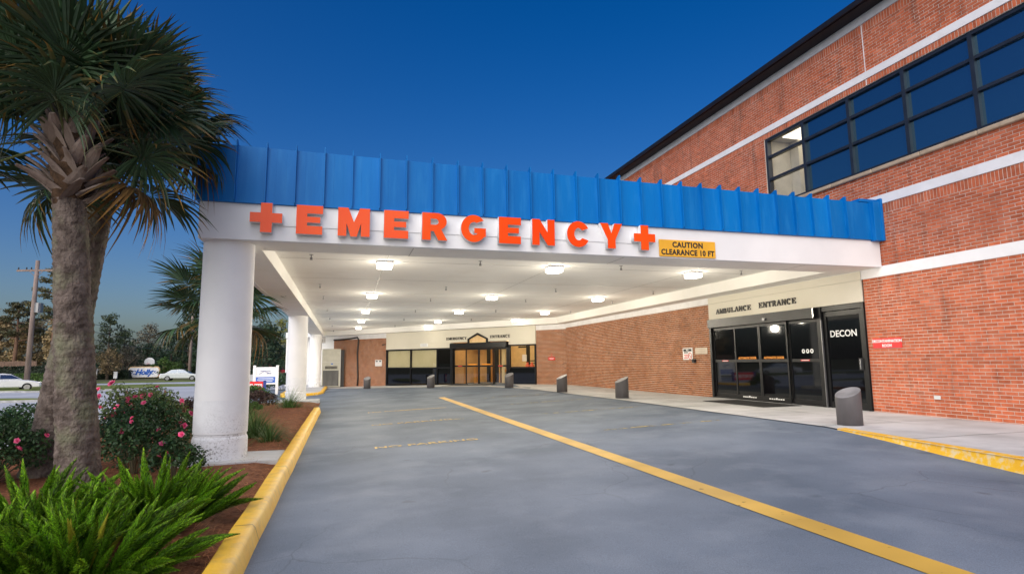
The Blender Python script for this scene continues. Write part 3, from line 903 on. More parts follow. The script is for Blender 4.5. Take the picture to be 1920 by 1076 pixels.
for k, (a, b) in enumerate(lv):
    w = -.02 if k in (0, 3) else .03
    m = MB(FR)
    m.box(b + .002, b + .052, w - .04, w, .04, 2.155); m.box(a - .052, a - .002, w - .04, w, .04, 2.155)
    m.box(b + .052, a - .052, w - .039, w - .001, .04, .15); m.box(b + .052, a - .052, w - .039, w - .001, 1.09, 1.17); m.box(b + .052, a - .052, w - .039, w - .001, 2.08, 2.154)
    o = bpart(m, 'door_leaf', M['black'], bevel=.003)
    for z0, z1 in ((.15, 1.09), (1.17, 2.08)):
        g = MB(FR); g.box(b + .053, a - .053, w - .024, w - .018, z0, z1); g.build('pane', M['doorglass'], o)
    if k in (1, 2):
        text_obj('sticker', 'AUTOMATIC DOOR', FR(((a + b) / 2, w + .001, 1.205)), (0, -1, 0), (-1, 0, 0), .085, M['orange'], o, depth=.002, offset=.003)
        s2 = MB(FR)
        for q in range(7): s2.box(b + .25 + q * .085, b + .25 + q * .085 + .06, w, w + .002, .085, .115 + (.02 if q == 3 else 0))
        s2.build('sticker', M['paper'], o)
    else:
        s2 = MB(FR); s2.box((a + b) / 2 - .15, (a + b) / 2 + .15, w, w + .002, 1.115, 1.15); s2.build('sticker', M['signred'], o)
        s2 = MB(FR); s2.box((a + b) / 2 - .12, (a + b) / 2 + .12, w + .0015, w + .003, 1.125, 1.14); s2.build('sticker', M['paper'], o)
    if k == 3:
        for q in range(3):
            d = MB(); d.lathe(0, 0, [(.055, 0), (.055, .002)], n=16)
            for i, v in enumerate(d.v): d.v[i] = FR((12.02 + q * .14 + v[0], -.042 + v[2] + .026, 1.36 + v[1]))
            d.build('sticker', M['paper'], o)
            d = MB(FR); d.box(12.0 + q * .14, 12.04 + q * .14, -.0135, -.012, 1.34, 1.385); d.build('sticker', M['ink'], o)
# decon door
m = MB(FR)
m.box(10.45, 10.53, -.06, .0, .02, 2.29); m.box(11.49, 11.57, -.06, .0, .02, 2.29)
m.box(10.53, 11.49, -.059, -.001, .02, .16); m.box(10.53, 11.49, -.059, -.001, 2.17, 2.289)
dd = bpart(m, 'decon_door', M['black'], bevel=.003)
g = MB(FR); g.box(10.531, 11.489, -.035, -.028, .16, 2.17); g.build('pane', M['doorglass'], dd)
text_obj('door_lettering', 'DECON', FR((11.03, -.024, 1.745)), (0, -1, 0), (-1, 0, 0), .215, M['paper'], dd, depth=.002, offset=.004, xs=1.02)
m = MB(FR); m.box(10.55, 10.565, .0, .05, .92, 1.15); m.box(10.50, 10.63, -.001, .012, .90, 1.17, 1)
m.build('door_handle', [M['chrome'], M['black']], dd)
m = MB(FR); m.box(11.575, 11.59, .03, .075, 0, 2.1); bpart(m, 'pull_bar', M['metal'])

# ------------------------------------------------------------------ slab serif wall letters
def serif(ch):
    """Strokes (x0,y0,x1,y1,half thickness) in a unit box, plus serif bars."""
    K, t, q = .10, .05, .035
    def ser(x, y, w=.17): return (x - w, y + (q if y < .5 else -q), x + w, y + (q if y < .5 else -q), q)
    def arc(cx, cy, rx, ry, a0, a1, n=7, kk=K):
        P = [(cx + rx * math.cos(R(a0 + (a1 - a0) * i / n)), cy + ry * math.sin(R(a0 + (a1 - a0) * i / n))) for i in range(n + 1)]
        return [(*a, *b, kk) for a, b in zip(P[:-1], P[1:])]
    D = {
        'A': [(.12, 0, .46, 1, t), (.46, 1, .84, 0, K), (.26, .33, .70, .33, t), ser(.12, 0, .14), ser(.82, 0)],
        'M': [(.14, 0, .14, 1, t), (.16, 1, .5, .12, K), (.5, .12, .84, 1, t), (.84, 0, .84, 1, K), ser(.14, 0, .14), ser(.84, 0), ser(.12, 1, .12), ser(.86, 1, .12)],
        'B': [(.24, 0, .24, 1, K), ser(.2, 0), ser(.2, 1)] + arc(.45, .74, .27, .21, 90, -90) + arc(.47, .27, .32, .23, 90, -90) + [(.24, .95, .46, .95, t), (.24, .52, .46, .52, t), (.24, .05, .46, .05, t)],
        'U': [(.22, .3, .22, 1, K), (.78, .3, .78, 1, t), ser(.22, 1), ser(.78, 1, .13)] + arc(.5, .32, .28, .26, 180, 360, kk=.08),
        'L': [(.28, 0, .28, 1, K), ser(.28, 1), (.1, .04, .85, .04, .04), (.82, 0, .82, .3, .05)],
        'N': [(.17, 0, .17, 1, t), (.17, 1, .8, 0, K), (.8, 0, .8, 1, t), ser(.17, 0, .13), ser(.8, 1, .13), ser(.14, 1, .12)],
        'C': arc(.52, .5, .36, .45, 55, 305, 12) + [(.76, .68, .76, .98, .045)],
        'G': arc(.52, .5, .36, .45, 55, 330, 12) + [(.78, .68, .78, .98, .045), (.78, .1, .78, .45, .07), (.62, .45, .92, .45, .04)],
        'E': [(.26, 0, .26, 1, K), ser(.2, 0, .15), ser(.2, 1, .15), (.2, .96, .82, .96, .04), (.2, .04, .85, .04, .04), (.3, .52, .62, .52, .04), (.8, .72, .8, 1, .045), (.82, 0, .82, .3, .045), (.62, .4, .62, .64, .04)],
        'T': [(.5, 0, .5, 1, K), ser(.5, 0), (.1, .96, .9, .96, .04), (.12, .7, .12, 1, .045), (.88, .7, .88, 1, .045)],
        'R': [(.24, 0, .24, 1, K), ser(.22, 0), ser(.2, 1), (.24, .95, .46, .95, t), (.24, .5, .46, .5, t), (.48, .5, .82, 0, K), ser(.86, 0, .12)] + arc(.45, .73, .28, .22, 90, -90),
        'Y': [(.12, 1, .5, .48, K), (.86, 1, .5, .48, t), (.5, 0, .5, .5, K), ser(.5, 0), ser(.14, 1, .15), ser(.86, 1, .13)],
    }
    return D[ch]
def serif_word(word, O, Rd, Nd, width, height, name, label, depth=.03):
    t = empty(name, label, 'lettering', O)
    n = len(word); pitch = width / n
    for k, ch in enumerate(word):
        m = MB()
        cw = pitch * (.96 if ch != 'M' else 1.08)
        for j, (x0, y0, x1, y1, h) in enumerate(serif(ch)):
            a, b = Vector((x0 * cw, y0 * height)), Vector((x1 * cw, y1 * height))
            d = (b - a)
            if d.length < 1e-6: continue
            d.normalize(); nn = Vector((-d.y, d.x)) * h * min(cw * 1.15, height)
            dz = depth + j * .0004
            P = [a - nn, b - nn, b + nn, a + nn]
            i = m.add([(p.x, p.y, .0) for p in P] + [(p.x, p.y, dz) for p in P])
            for q in ((4, 5, 6, 7), (0, 1, 5, 4), (1, 2, 6, 5), (2, 3, 7, 6), (3, 0, 4, 7)): m.face([i + z for z in q])
        for i, v in enumerate(m.v):
            x = v[0] + k * pitch - width / 2
            p = Vector(Rd) * x + Vector((0, 0, 1)) * (v[1] - height / 2) + Vector(Nd) * v[2]
            m.v[i] = tuple(p)
        m.build('letter', M['letterblack'], t)
    return t
Rr, Nr = (0, -1, 0), (-1, 0, 0)
serif_word('AMBULANCE', FR(((15.75 + 14.1) / 2, .031, 2.655)), Rr, Nr, 1.66, .145, 'wall_lettering', 'black serif letters AMBULANCE on the beige header over the black doors')
serif_word('ENTRANCE', FR(((13.78 + 12.35) / 2, .031, 2.668)), Rr, Nr, 1.44, .15, 'wall_lettering', 'black serif letters ENTRANCE right of the word AMBULANCE')
Rb, Nb = (-D0.x, -D0.y, 0), (N0.x, N0.y, 0)
serif_word('EMERGENCY', FB((7.55, .065, 2.602)), Rb, Nb, 1.63, .155, 'wall_lettering', 'black serif letters EMERGENCY left of the small gable over the lit doors')
serif_word('ENTRANCE', FB((4.28, .065, 2.625)), Rb, Nb, 1.45, .155, 'wall_lettering', 'black serif letters ENTRANCE right of the small gable over the lit doors')

# ------------------------------------------------------------------ entrance wall (angled) with lit lobby
clay_wall(FB, 0, 1.88, -.3, 2.87, [], clay='lamp_tinted_brick')
clay_wall(FB, 13.7, 19.2, -.5, 2.83, [], clay='lamp_tinted_brick')
m = MB(FB); m.box(19.2, 25, -.2, 0, -.5, 3.13); bpart(m, 'plaster_wall', M['ceiling'])
for a, b, z in ((0, 1.88, 2.872), (13.7, 19.2, 2.832)):
    m = MB(FB); m.box(a, b, -.25, .012, z, 3.13); bpart(m, 'trim_band', M['band'])
m = MB(FB)
m.box(1.885, 13.69, -.2, .06, 2.36, 3.13); m.box(1.885, 3.7, -.2, .06, 2.14, 2.358); m.box(8.0, 13.69, -.2, .06, 2.06, 2.358)
for u in (3.74, 6.62, 5.16, 7.98): pass
bpart(m, 'header_panel', M['beige'], bevel=.004)
def win_unit(u0, u1, z0, zm, z1, cols, panes, low):
    m = MB(FB)
    for u in (u0, u1): m.box(u - .05, u + .05, -.08, .05, z0, z1)
    for u in cols: m.box(u - .035, u + .035, -.078, .045, z0, z1)
    for z in (z0 + .04, zm, z1 - .04): m.box(u0 + .051, u1 - .051, -.077, .04, z - .04, z + .04)
    w = bpart(m, 'window', M['black'])
    us = [u0] + cols + [u1]
    for k, (a, b) in enumerate(zip(us[:-1], us[1:])):
        p = MB(FB); p.box(a + .04, b - .04, -.03, -.02, zm + .04, z1 - .08); p.build('pane', panes[k], w)
        p = MB(FB); p.box(a + .04, b - .04, -.03, -.02, z0 + .08, zm - .04); p.build('spandrel_panel', low, w)
        if panes[k] is M['clear'] and u0 > 8:
            p = MB(FB); p.box(a + .02, b - .02, -.11, -.09, zm, z1 - .03); p.build('blind', M['blind'], w)
    return w
win_unit(8.02, 13.66, -.27, .86, 2.05, [9.17, 11.45], [M['doorglass'], M['clear'], M['clear']], M['doorglass'])
win_unit(1.92, 3.68, -.2, .86, 2.13, [], [M['clear']], M['doorglass'])
# emergency sliding doors with operator box and small gable window
m = MB(FB)
m.box(3.75, 7.97, -.12, .22, 2.0, 2.31); m.box(3.75, 3.86, -.12, .08, -.22, 2.0); m.box(7.86, 7.97, -.12, .08, -.25, 2.0); m.box(3.86, 7.86, -.1, .05, -.25, -.17)
bpart(m, 'sliding_door_unit', M['black'], bevel=.004)
lob = [(7.84, 6.86), (6.86, 5.87), (5.87, 4.80), (4.80, 3.88)]
for k, (a, b) in enumerate(lob):
    w = -.03 if k in (0, 3) else .03
    m = MB(FB)
    m.box(b + .002, b + .06, w - .04, w, -.165, 1.995); m.box(a - .06, a - .002, w - .04, w, -.165, 1.995)
    m.box(b + .06, a - .06, w - .039, w - .001, -.165, -.06); m.box(b + .06, a - .06, w - .039, w - .001, .91, 1.0); m.box(b + .06, a - .06, w - .039, w - .001, 1.9, 1.994)
    o = bpart(m, 'door_leaf', M['black'])
    for z0, z1 in ((-.06, .91), (1.0, 1.9)):
        g = MB(FB); g.box(b + .061, a - .061, w - .024, w - .018, z0, z1); g.build('pane', M['clear'], o)
    if k in (1, 2):
        g = MB(FB); g.box((a + b) / 2 - .33, (a + b) / 2 + .33, w - .012, w - .010, 1.02, 1.08); g.build('sticker', M['orange'], o)
        g = MB(FB)
        for q in range(5): g.box(b + .22 + q * .12, b + .3 + q * .12, w, w + .002, -.13, -.095)
        g.build('sticker', M['paper'], o)
    else:
        g = MB(FB); g.box((a + b) / 2 - .16, (a + b) / 2 + .16, w, w + .002, .935, .98); g.build('sticker', M['inkred'], o)
gb = MB()
def gable(uc, hw, z0, z1, zt):
    return [(uc - hw, z0), (uc + hw, z0), (uc + hw, z1), (uc, zt), (uc - hw, z1)]
outer = gable(5.89, .74, 2.312, 2.545, 2.88); inner = gable(5.89, .64, 2.313, 2.50, 2.765)
i = gb.add([FB((p[0], .063, p[1])) for p in outer] + [FB((p[0], .063, p[1])) for p in inner] + [FB((p[0], .15, p[1])) for p in outer] + [FB((p[0], .15, p[1])) for p in inner])
for k in range(5):
    j = (k + 1) % 5
    if k == 0: continue
    gb.face((i + 10 + k, i + 10 + j, i + 15 + j, i + 15 + k)); gb.face((i + k, i + j, i + 10 + j, i + 10 + k)); gb.face((i + 5 + k, i + 15 + k, i + 15 + j, i + 5 + j))
gw = bpart(gb, 'gable_window', M['black'])
g = MB(); i = g.add([FB((p[0], .072, p[1])) for p in inner]); g.face([i + k for k in range(5)])
g.build('pane', noisemat('lit_gable_glass', (0.75, 0.5, 0.24), (0.85, 0.62, 0.36), scale=2, rough=0.15), gw)  # opaque pane; its lit look is put into the warm colour
# lobby behind the glass
m = MB(FB)
m.box(1.7, 8.3, -6.5, -.3, -.3, -.23)
bpart(m, 'lobby_floor', M['lobbyfloor'])
m = MB(FB)
m.box(1.6, 1.7, -6.5, -.3, -.3, 2.7, 0); m.box(8.3, 8.4, -6.5, -.3, -.3, 2.7, 1); m.box(1.6, 8.4, -6.6, -6.5, -.3, 2.7, 0)
m.box(1.6, 8.4, -6.5, -.25, 2.62, 2.7, 2)
m.box(6.2, 8.28, -3.0, -2.9, -.23, 2.6, 1); m.box(5.75, 6.0, -2.6, -2.4, -.23, 2.6, 0); m.box(2.9, 3.1, -2.2, -2.0, -.23, 2.6, 0)
bpart(m, 'lobby_wall', [M['lobbypale'], M['lobbywall'], M['ceiling']])
m = MB(FB)
m.box(3.9, 5.7, -2.6, -2.3, .55, .75); m.box(3.95, 5.65, -2.55, -2.4, -.2, .55, 1); m.box(7.2, 7.5, -1.6, -1.5, -.2, .9, 0)
m.box(6.4, 6.46, -2.9, -2.86, -.2, 2.0, 1); m.box(4.4, 4.5, -4.5, -4.3, -.2, 2.6, 1); m.box(5.3, 5.36, -4.5, -4.4, -.2, 2.6, 1); m.box(4.5, 5.3, -4.46, -4.42, 1.05, 1.1, 1)
m.box(4.2, 4.5, -2.5, -2.45, 1.2, 1.6, 2); m.box(2.2, 2.45, -3, -2.9, .9, 1.6, 2)
m.box(7.25, 7.5, -2.89, -2.82, -.2, 2.5, 1); m.box(6.95, 7.2, -2.89, -2.84, -.2, 2.05, 0); m.box(6.6, 6.85, -2.89, -2.85, -.2, 2.05, 1)
m.box(5.0, 5.12, -3.9, -3.8, -.2, 2.6, 1); m.box(4.05, 4.12, -3.9, -3.8, -.2, 2.6, 1); m.box(5.12, 5.75, -3.86, -3.84, 2.05, 2.15, 1); m.box(4.12, 5.0, -3.86, -3.84, 1.2, 1.26, 1)
m.box(3.1, 3.35, -2.6, -2.5, -.2, 2.6, 1); m.box(2.55, 2.62, -3.1, -3.0, .8, 2.6, 1); m.box(2.0, 2.1, -2.6, -2.5, .9, 2.2, 2)
m.box(7.62, 7.8, -1.0, -.9, -.2, .95, 0)
bpart(m, 'lobby_counter', [M['lobbywood'], M['black'], M['paper']])
m = MB(FB)
for u in (2.6, 4.6, 6.6, 7.7):
    for w in (-1.3, -3.6, -5.4): m.box(u - .3, u + .3, w - .3, w + .3, 2.595, 2.615)
bpart(m, 'lobby_light', M['lampwarm'])
m = MB(FB); m.lathe(0, 0, [(.1, 0), (.02, .3)], 10); m.v = []; m.f = []; m.mi = []; m.tone = []; m.tip = []
for uc in (2.45, 2.75):
    m.box(uc - .09, uc + .09, -.5, -.35, .9, 1.02); m.box(uc - .05, uc + .05, -.46, -.38, 1.02, 1.14)
bpart(m, 'counter_ornament', plain('orange_ornament', (.8, .12, .04)))

# ------------------------------------------------------------------ canopy
can = empty('entrance_canopy', 'white flat canopy with blue standing seam metal edge over the driveway', 'canopy', (4.5, YF, 0))
def cpart(m, name, mat, parent=None, **k):
    o = m.build(name, mat, None, **k)
    o.parent = parent or can
    if parent is None: o.matrix_parent_inverse = Matrix.Translation((-4.5, -YF, 0))
    return o
ZB, ZT, ZC = 3.127, 3.716, 3.45
YB = 47.0
m = MB(); m.box(XL, XW - .022, YF, YF + .12, ZB, ZT - .003); m.box(XL, XL + .12, YF + .121, YB, ZB, ZT - .003)
cpart(m, 'fascia', M['white'], bevel=.006)
m = MB()
m.box(XL + .121, 10.6, YF + .121, 10.72, ZB + .003, ZC + .1); m.box(XL + .121, -1.4, 10.721, YB, ZB + .003, ZC + .1)
m.box(10.601, XW - .023, YF + .121, 28.84, ZB + .003, ZC + .1)
q = [BW(-.3, .72), BW(-.3, .0), BW(24, .0), BW(24, .72)]
m.prism(q, ZB + .006, ZC + .1)
cpart(m, 'ceiling_beam', M['ceiling'], bevel=.004)
m = MB(); m.prism([(XL + .13, YF + .13), (XW - .03, YF + .13), (XW - .03, 28.84), BW(21.4, 0)], ZC, ZC + .12)
cpart(m, 'ceiling', M['ceiling'])
m = MB(); m.prism([(XL + .1, YF + .1), (XW - .03, YF + .1), (XW - .03, 28.8), BW(21.4, 0)], 4.1, 4.3)
cpart(m, 'roof_deck', M['metal'])
# ceiling board joints and a few stains
m = MB()
for y in (13.2, 16.2, 19.4, 22.3, 25.3, 28.3): m.box(-1.4, 10.6, y, y + .012, ZC - .003, ZC + .01)
for x in (.86, 4.86, 8.72): m.box(x, x + .012, 10.72, 28, ZC - .0035, ZC + .01)
for x in (1.1, 5.1, 9.3): m.box(x, x + .016, YF + .13, 10.718, ZB + .0005, ZB + .01)
cpart(m, 'ceiling_joint', plain('joint_grey', (.42, .40, .37)))
# blue panels: one pan between each pair of standing seams
ztop = lambda x: 4.655 - .0085 * (x - XL)
fin = [-2.16 + .4453 * k for k in range(30)]
edges_ = [XL - .03] + fin[1:-1] + [10.98]
for a, b in zip(edges_[:-1], edges_[1:]):
    m = MB(); n = 4
    d = .03
    i = m.add([(a, YF - .05, ZT - .002), (b, YF - .05, ZT - .002), (b, YF - .02, ztop(b)), (a, YF - .02, ztop(a)),
               (b, YF + .5, ztop(b) + .02), (a, YF + .5, ztop(a) + .02), (a, YF + .02, ZT - .004), (b, YF + .02, ZT - .004)])
    m.face((i, i + 1, i + 2, i + 3)); m.face((i + 3, i + 2, i + 4, i + 5)); m.face((i + 6, i + 7, i + 1, i))
    for x in (a + (b - a) * .33, a + (b - a) * .67):     # shallow stiffening beads
        m.tube([(x, YF - .0485, ZT + .01), (x, YF - .0195, ztop(x) - .01)], .003, 5)
    cpart(m, 'metal_panel', M['blue'])
for k, x in enumerate(edges_[1:-1] + [XL - .03]):
    m = MB(); t = .007
    P = [(YF - .05, ZT + .002), (YF - .105, ZT + .03), (YF - .085, ztop(x) + .075), (YF - .03, ztop(x) + .085), (YF + .10, ztop(x) + .03), (YF - .0, ztop(x) - .02)]
    i = m.add([(x - t, p[0], p[1]) for p in P] + [(x + t, p[0], p[1]) for p in P])
    m.face([i + j for j in range(6)]); m.face([i + 6 + j for j in range(6)][::-1])
    for j in range(6): m.face((i + j, i + (j + 1) % 6, i + 6 + (j + 1) % 6, i + 6 + j))
    cpart(m, 'standing_seam', M['blue'])
# closing piece against the brick wall and the panels on the left flank
m = MB(); m.box(10.98, 11.2, YF - .14, YF - .0, ZT - .03, 4.55); m.box(10.75, 11.22, YF - .02, YF + 1.2, 4.56, 4.63); m.box(11.16, 11.222, YF - .16, YF + 1.2, ZT - .03, 4.62)
cpart(m, 'end_closure', M['blue'], bevel=.006)
m = MB(); m.box(XL - .05, XL - .02, YF - .05, YB, ZT - .003, ztop(XL)); 
for k in range(1, 84): m.box(XL - .10, XL - .051, YF + k * .445 - .007, YF + k * .445 + .007, ZT, ztop(XL) + .06)
cpart(m, 'flank_panel', M['blue'])
m = MB(); m.box(XL, XW - .03, YF + .1, YF + .14, ZT, 4.35); cpart(m, 'panel_backing', M['bluedark'])
# columns
for cx, cy in ((-1.84, 10.29), (-1.84, 25.5), (-1.84, 41.3)):
    m = MB(); z0 = BZ + .03 if cy < 30 else G(-2, 36) + .15
    m.lathe(cx, cy, [(.40, z0), (.40, z0 + .30), (.388, z0 + .335), (.378, z0 + .345), (.378, z0 + .385), (.392, z0 + .39), (.392, z0 + .42), (.392, z0 + .9), (.387, 1.6), (.383, ZB + .002)], n=48, mi=[1, 1, 1, 1, 0, 0, 1, 0, 0])
    o = cpart(m, 'column', [M['white'], M['dirt']], smooth=True)
    es = o.modifiers.new('edges', 'EDGE_SPLIT'); es.split_angle = R(35)

# ------------------------------------------------------------------ the big EMERGENCY sign
H = .472
sg = empty('emergency_sign', 'large red raised letters EMERGENCY between two red crosses on the white fascia', 'sign', (2.1, YF, 3.47))
def sparent(o): o.parent = sg; o.matrix_parent_inverse = Matrix.Translation((-2.1, -YF, -3.47)); return o
m = MB(); m.box(-1.1, 5.3, YF - .014, YF - .001, 3.372, 3.708)
sparent(m.build('raceway', M['white'], bevel=.003))
def arcp(cx, cy, rx, ry, a0, a1, n=14): return [(cx + rx * math.cos(R(a0 + (a1 - a0) * i / n)), cy + ry * math.sin(R(a0 + (a1 - a0) * i / n))) for i in range(n + 1)]
Em = [(0, 0), (.40, 0), (.40, .135), (.165, .135), (.165, .190), (.365, .190), (.365, .285), (.165, .285), (.165, .34), (.405, .34), (.405, H), (0, H)]
Mm = [(0, 0), (.135, 0), (.135, .215), (.20, -.005), (.30, -.005), (.365, .215), (.365, 0), (.505, 0), (.505, H), (.345, H), (.252, .235), (.16, H), (0, H)]
Rm = [(0, 0), (.145, 0), (.145, .155), (.195, .155), (.275, 0), (.43, 0), (.325, .19)] + arcp(.255, .325, .165, .147, -55, 90, 10) + [(0, H)]
Rh_ = [(.145, .265), (.215, .265)] + arcp(.225, .3175, .055, .0525, -80, 80, 8) + [(.145, .37)]
Gm = arcp(.225, .236, .225, .24, 38, 322, 26) + [(.44, .10), (.44, .245), (.235, .245), (.235, .155), (.29, .155)] + arcp(.232, .236, .095, .115, 300, 62, 16)[0:]
Cm = arcp(.222, .236, .222, .24, 28, 332, 26) + [(.300, .165)] + arcp(.225, .236, .085, .115, 315, 45, 14) + [(.300, .31)]
Nm = [(0, 0), (.135, 0), (.135, .24), (.29, 0), (.425, 0), (.425, H), (.29, H), (.29, .235), (.14, H), (0, H)]
Ym = [(.145, 0), (.30, 0), (.30, .165), (.445, H), (.29, H), (.222, .285), (.155, H), (0, H), (.145, .165)]
Pm = [(.155, 0), (.325, 0), (.325, .158), (.475, .158), (.475, .312), (.325, .312), (.325, H), (.155, H), (.155, .312), (0, .312), (0, .158), (.155, .158)]
for nm, sp, x in (('cross', [Pm], -1.47), ('letter', [Em], -.785), ('letter', [Mm], -.146), ('letter', [Em], .588), ('letter', [Rm, Rh_], 1.22), ('letter', [Gm], 1.888),
                  ('letter', [Em], 2.565), ('letter', [Nm], 3.18), ('letter', [Cm], 3.845), ('letter', [Ym], 4.505), ('cross', [[(a * .94, b) for a, b in Pm]], 5.19)):
    me = poly_mesh(sp, .108)
    place(me, (x, YF - .069, 3.236), (1, 0, 0), (0, -1, 0)); me.materials.clear(); me.materials.append(M['white'])
    body = sparent(obj(nm, me))
    me = poly_mesh(sp, .010)
    cxm = sum(p[0] for p in sp[0]) / len(sp[0])
    place(me, (x, YF - .1285, 3.236), (1, 0, 0), (0, -1, 0)); me.materials.clear(); me.materials.append(M['red'])
    obj('letter_face', me, body)

# clearance sign
cs = MB(); z0, z1 = 3.155, 3.482
cs.box(5.775, 7.022, YF - .03, YF - .012, z0, z1)
c = cs.build('clearance_sign', M['amber'], bevel=.004)
tag(c, 'amber sign CAUTION CLEARANCE 10 FT on the fascia right of the red cross', 'sign')
text_obj('lettering', 'CAUTION', (6.40, YF - .032, 3.385), (1, 0, 0), (0, -1, 0), .146, M['ink'], c, depth=.003, offset=.006, xs=.95, space=1.12)
text_obj('lettering', 'CLEARANCE 10 FT', (6.40, YF - .032, 3.235), (1, 0, 0), (0, -1, 0), .146, M['ink'], c, depth=.003, offset=.006, xs=.90, space=1.10)

# ------------------------------------------------------------------ ceiling lights and sprinklers
ORD = ['nearest the fascia', 'second from the fascia', 'third from the fascia', 'fourth from the fascia', 'fifth from the fascia', 'sixth from the fascia', 'seventh from the fascia']
def lamp(x, y, row, k, nrow, power=1.0):
    t = empty('ceiling_light', f'lit square ceiling light in the {row} row, {ORD[k] if k < nrow - 1 or k == 0 else "farthest back"}', 'ceiling light', (x, y, ZC), 'ceiling lights under the canopy')
    m = MB(); m.box(-.18, .18, -.18, .18, -.045, -.001); m.build('housing', M['white'], t, bevel=.006)
    m = MB(); m.prism([(-.165, -.165), (.165, -.165), (.165, .165), (-.165, .165)], -.15, -.046); m.build('diffuser', M['lampwhite'], t, bevel=.02)
    li = bpy.data.lights.new('lamp_fill_light', 'POINT'); li.energy = 20 * power; li.color = (1.0, .90, .72); li.shadow_soft_size = .16
    li.use_nodes = True
    fo = li.node_tree.nodes.new('ShaderNodeLightFalloff'); fo.inputs['Strength'].default_value = 1.0
    li.node_tree.links.new(fo.outputs['Linear'], li.node_tree.nodes['Emission'].inputs['Strength'])
    lo = bpy.data.objects.new('lamp_fill_light', li); col.objects.link(lo); lo.parent = t; lo.location = (0, 0, -.70)  # the lamp's light, added unseen below the fixture to brighten the ceiling evenly
for row, x, ys in (('left', .84, (13.3, 19.5, 25.5, 31.5, 37.6)), ('middle', 4.85, (13.1, 19.35, 25.3, 31.4, 35.6)), ('right', 8.75, (13.2, 19.2, 25.0, 29.8))):
    for k, y in enumerate(ys): lamp(x, y, row, k, len(ys), .4 if (x > 4 and k == len(ys) - 1) else 1.0)
spm = MB()
spm.lathe(0, 0, [(.045, -.004), (.045, -.001)], 12); spm.tube([(0, 0, -.004), (0, 0, -.06)], .011, 8); spm.tube([(0, 0, -.06), (0, 0, -.1)], [.02, .008], 8)
spm.lathe(0, 0, [(.032, -.108), (.032, -.103)], 10)
spm.tube([(.022, 0, -.06), (.018, 0, -.105)], .005, 5); spm.tube([(-.022, 0, -.06), (-.018, 0, -.105)], .005, 5)
sp_me = spm.mesh('sprinkler_head', M['metal'])
for row, x, ys in (('far left', -.71, (12.75, 17.5, 20.6, 25.3, 30.2, 36.0, 41.5)), ('left middle', 2.93, (12.75, 17.4, 20.7, 25.3, 30.3, 35.8)), ('right middle', 6.4, (12.65, 17.2, 20.4, 24.8, 30.0)), ('far right', 9.85, (12.7, 17.2, 20.3, 24.6))):
    for k, y in enumerate(ys):
        o = obj('sprinkler_head', sp_me, None, (x, y, ZC))
        tag(o, f'small sprinkler head hanging from the ceiling in the {row} row, {ORD[k]}' if not (k == len(ys) - 1) else f'small sprinkler head hanging from the ceiling in the {row} row, farthest back', 'sprinkler', 'sprinkler heads under the canopy')

# ------------------------------------------------------------------ signs on the walls
s = MB(FR); s.box(9.52, 10.21, BR + .002, .022, 1.378, 1.592)
o = tag(s.build('decontamination_sign', M['signred'], bevel=.003), 'red sign DECONTAMINATION ROOM on the brick right of the black doors', 'sign')
text_obj('lettering', 'DECONTAMINATION', FR((9.865, .024, 1.528)), Rr, Nr, .082, M['paper'], o, depth=.002, offset=.003, xs=.90)
text_obj('lettering', 'ROOM', FR((9.865, .024, 1.43)), Rr, Nr, .082, M['paper'], o, depth=.002, offset=.003, xs=.95)
s = MB(FR); s.box(17.2, 17.77, BR + .002, .022, 1.18, 1.57)
o = tag(s.build('no_smoking_sign', M['paper']), 'white NO SMOKING sign with black bar and red ring on the brick wall', 'sign')
s = MB(FR); s.box(17.24, 17.73, .0225, .0245, 1.46, 1.54); s.build('black_bar', M['ink'], o)
text_obj('lettering', 'NO', FR((17.49, .026, 1.5)), Rr, Nr, .085, M['paper'], o, depth=.002, offset=.002)
text_obj('lettering', 'SMOKING', FR((17.57, .025, 1.42)), Rr, Nr, .066, M['ink'], o, depth=.002, offset=.001, xs=.9)
s = MB(FR)
for z, a, b in ((1.345, 17.47, 17.70), (1.29, 17.46, 17.68), (1.235, 17.47, 17.71)): s.box(a, b, .0225, .0245, z - .014, z + .014)
s.build('small_print', M['inkred'], o)
s = MB(); s.tube([FR((17.34 + .09 * math.cos(a), .025, 1.30 + .11 * math.sin(a))) for a in [2 * math.pi * k / 20 for k in range(21)]], .011, 5); s.tube([FR((17.405, .025, 1.375)), FR((17.275, .025, 1.225))], .010, 5)
s.build('prohibition_ring', M['inkred'], o)
s = MB(FR); s.box(16.36, 17.03, BR + .002, .02, 1.362, 1.567)
o = tag(s.build('wall_plaque', plain('pale_plaque', (.55, .46, .36), rough=.5)), 'pale pinkish plaque on the brick beside the black entrance doors', 'sign')
s = MB(FR)
for z in (1.52, 1.46, 1.41): s.box(16.45, 16.95, .0205, .022, z - .006, z + .006)
s.build('small_print', plain('plaque_print', (.42, .33, .26)), o)
s = MB(FR); s.box(17.02, 17.16, BR + .002, .09, 1.08, 1.2); s.box(17.05, 17.13, .0905, .10, 1.1, 1.18)
tag(s.build('key_switch_box', M['ink'], bevel=.006), 'small black switch box under the pale plaque on the brick', 'switch box')
s = MB(FR); s.box(8.80, 8.93, BR + .002, .03, .35, .425)
o = tag(s.build('outlet_cover', plain('grey_white_cover', (.6, .6, .6)), bevel=.006), 'small grey white cover plate low on the brick wall', 'cover plate')
s = MB(FB); s.box(14.14, 14.78, BR + .002, .022, .99, 1.40)
o = tag(s.build('wall_notice', M['paper']), 'white notice with two black marks on the brick left of the lobby windows', 'sign')
s = MB(FB); s.box(14.2, 14.38, .0225, .0245, 1.27, 1.35); s.box(14.53, 14.71, .0225, .0245, 1.27, 1.35); s.build('black_mark', M['ink'], o)
s = MB(FB)
for z in (1.2, 1.14, 1.08): s.box(14.22, 14.7, .0225, .0245, z - .008, z + .008)
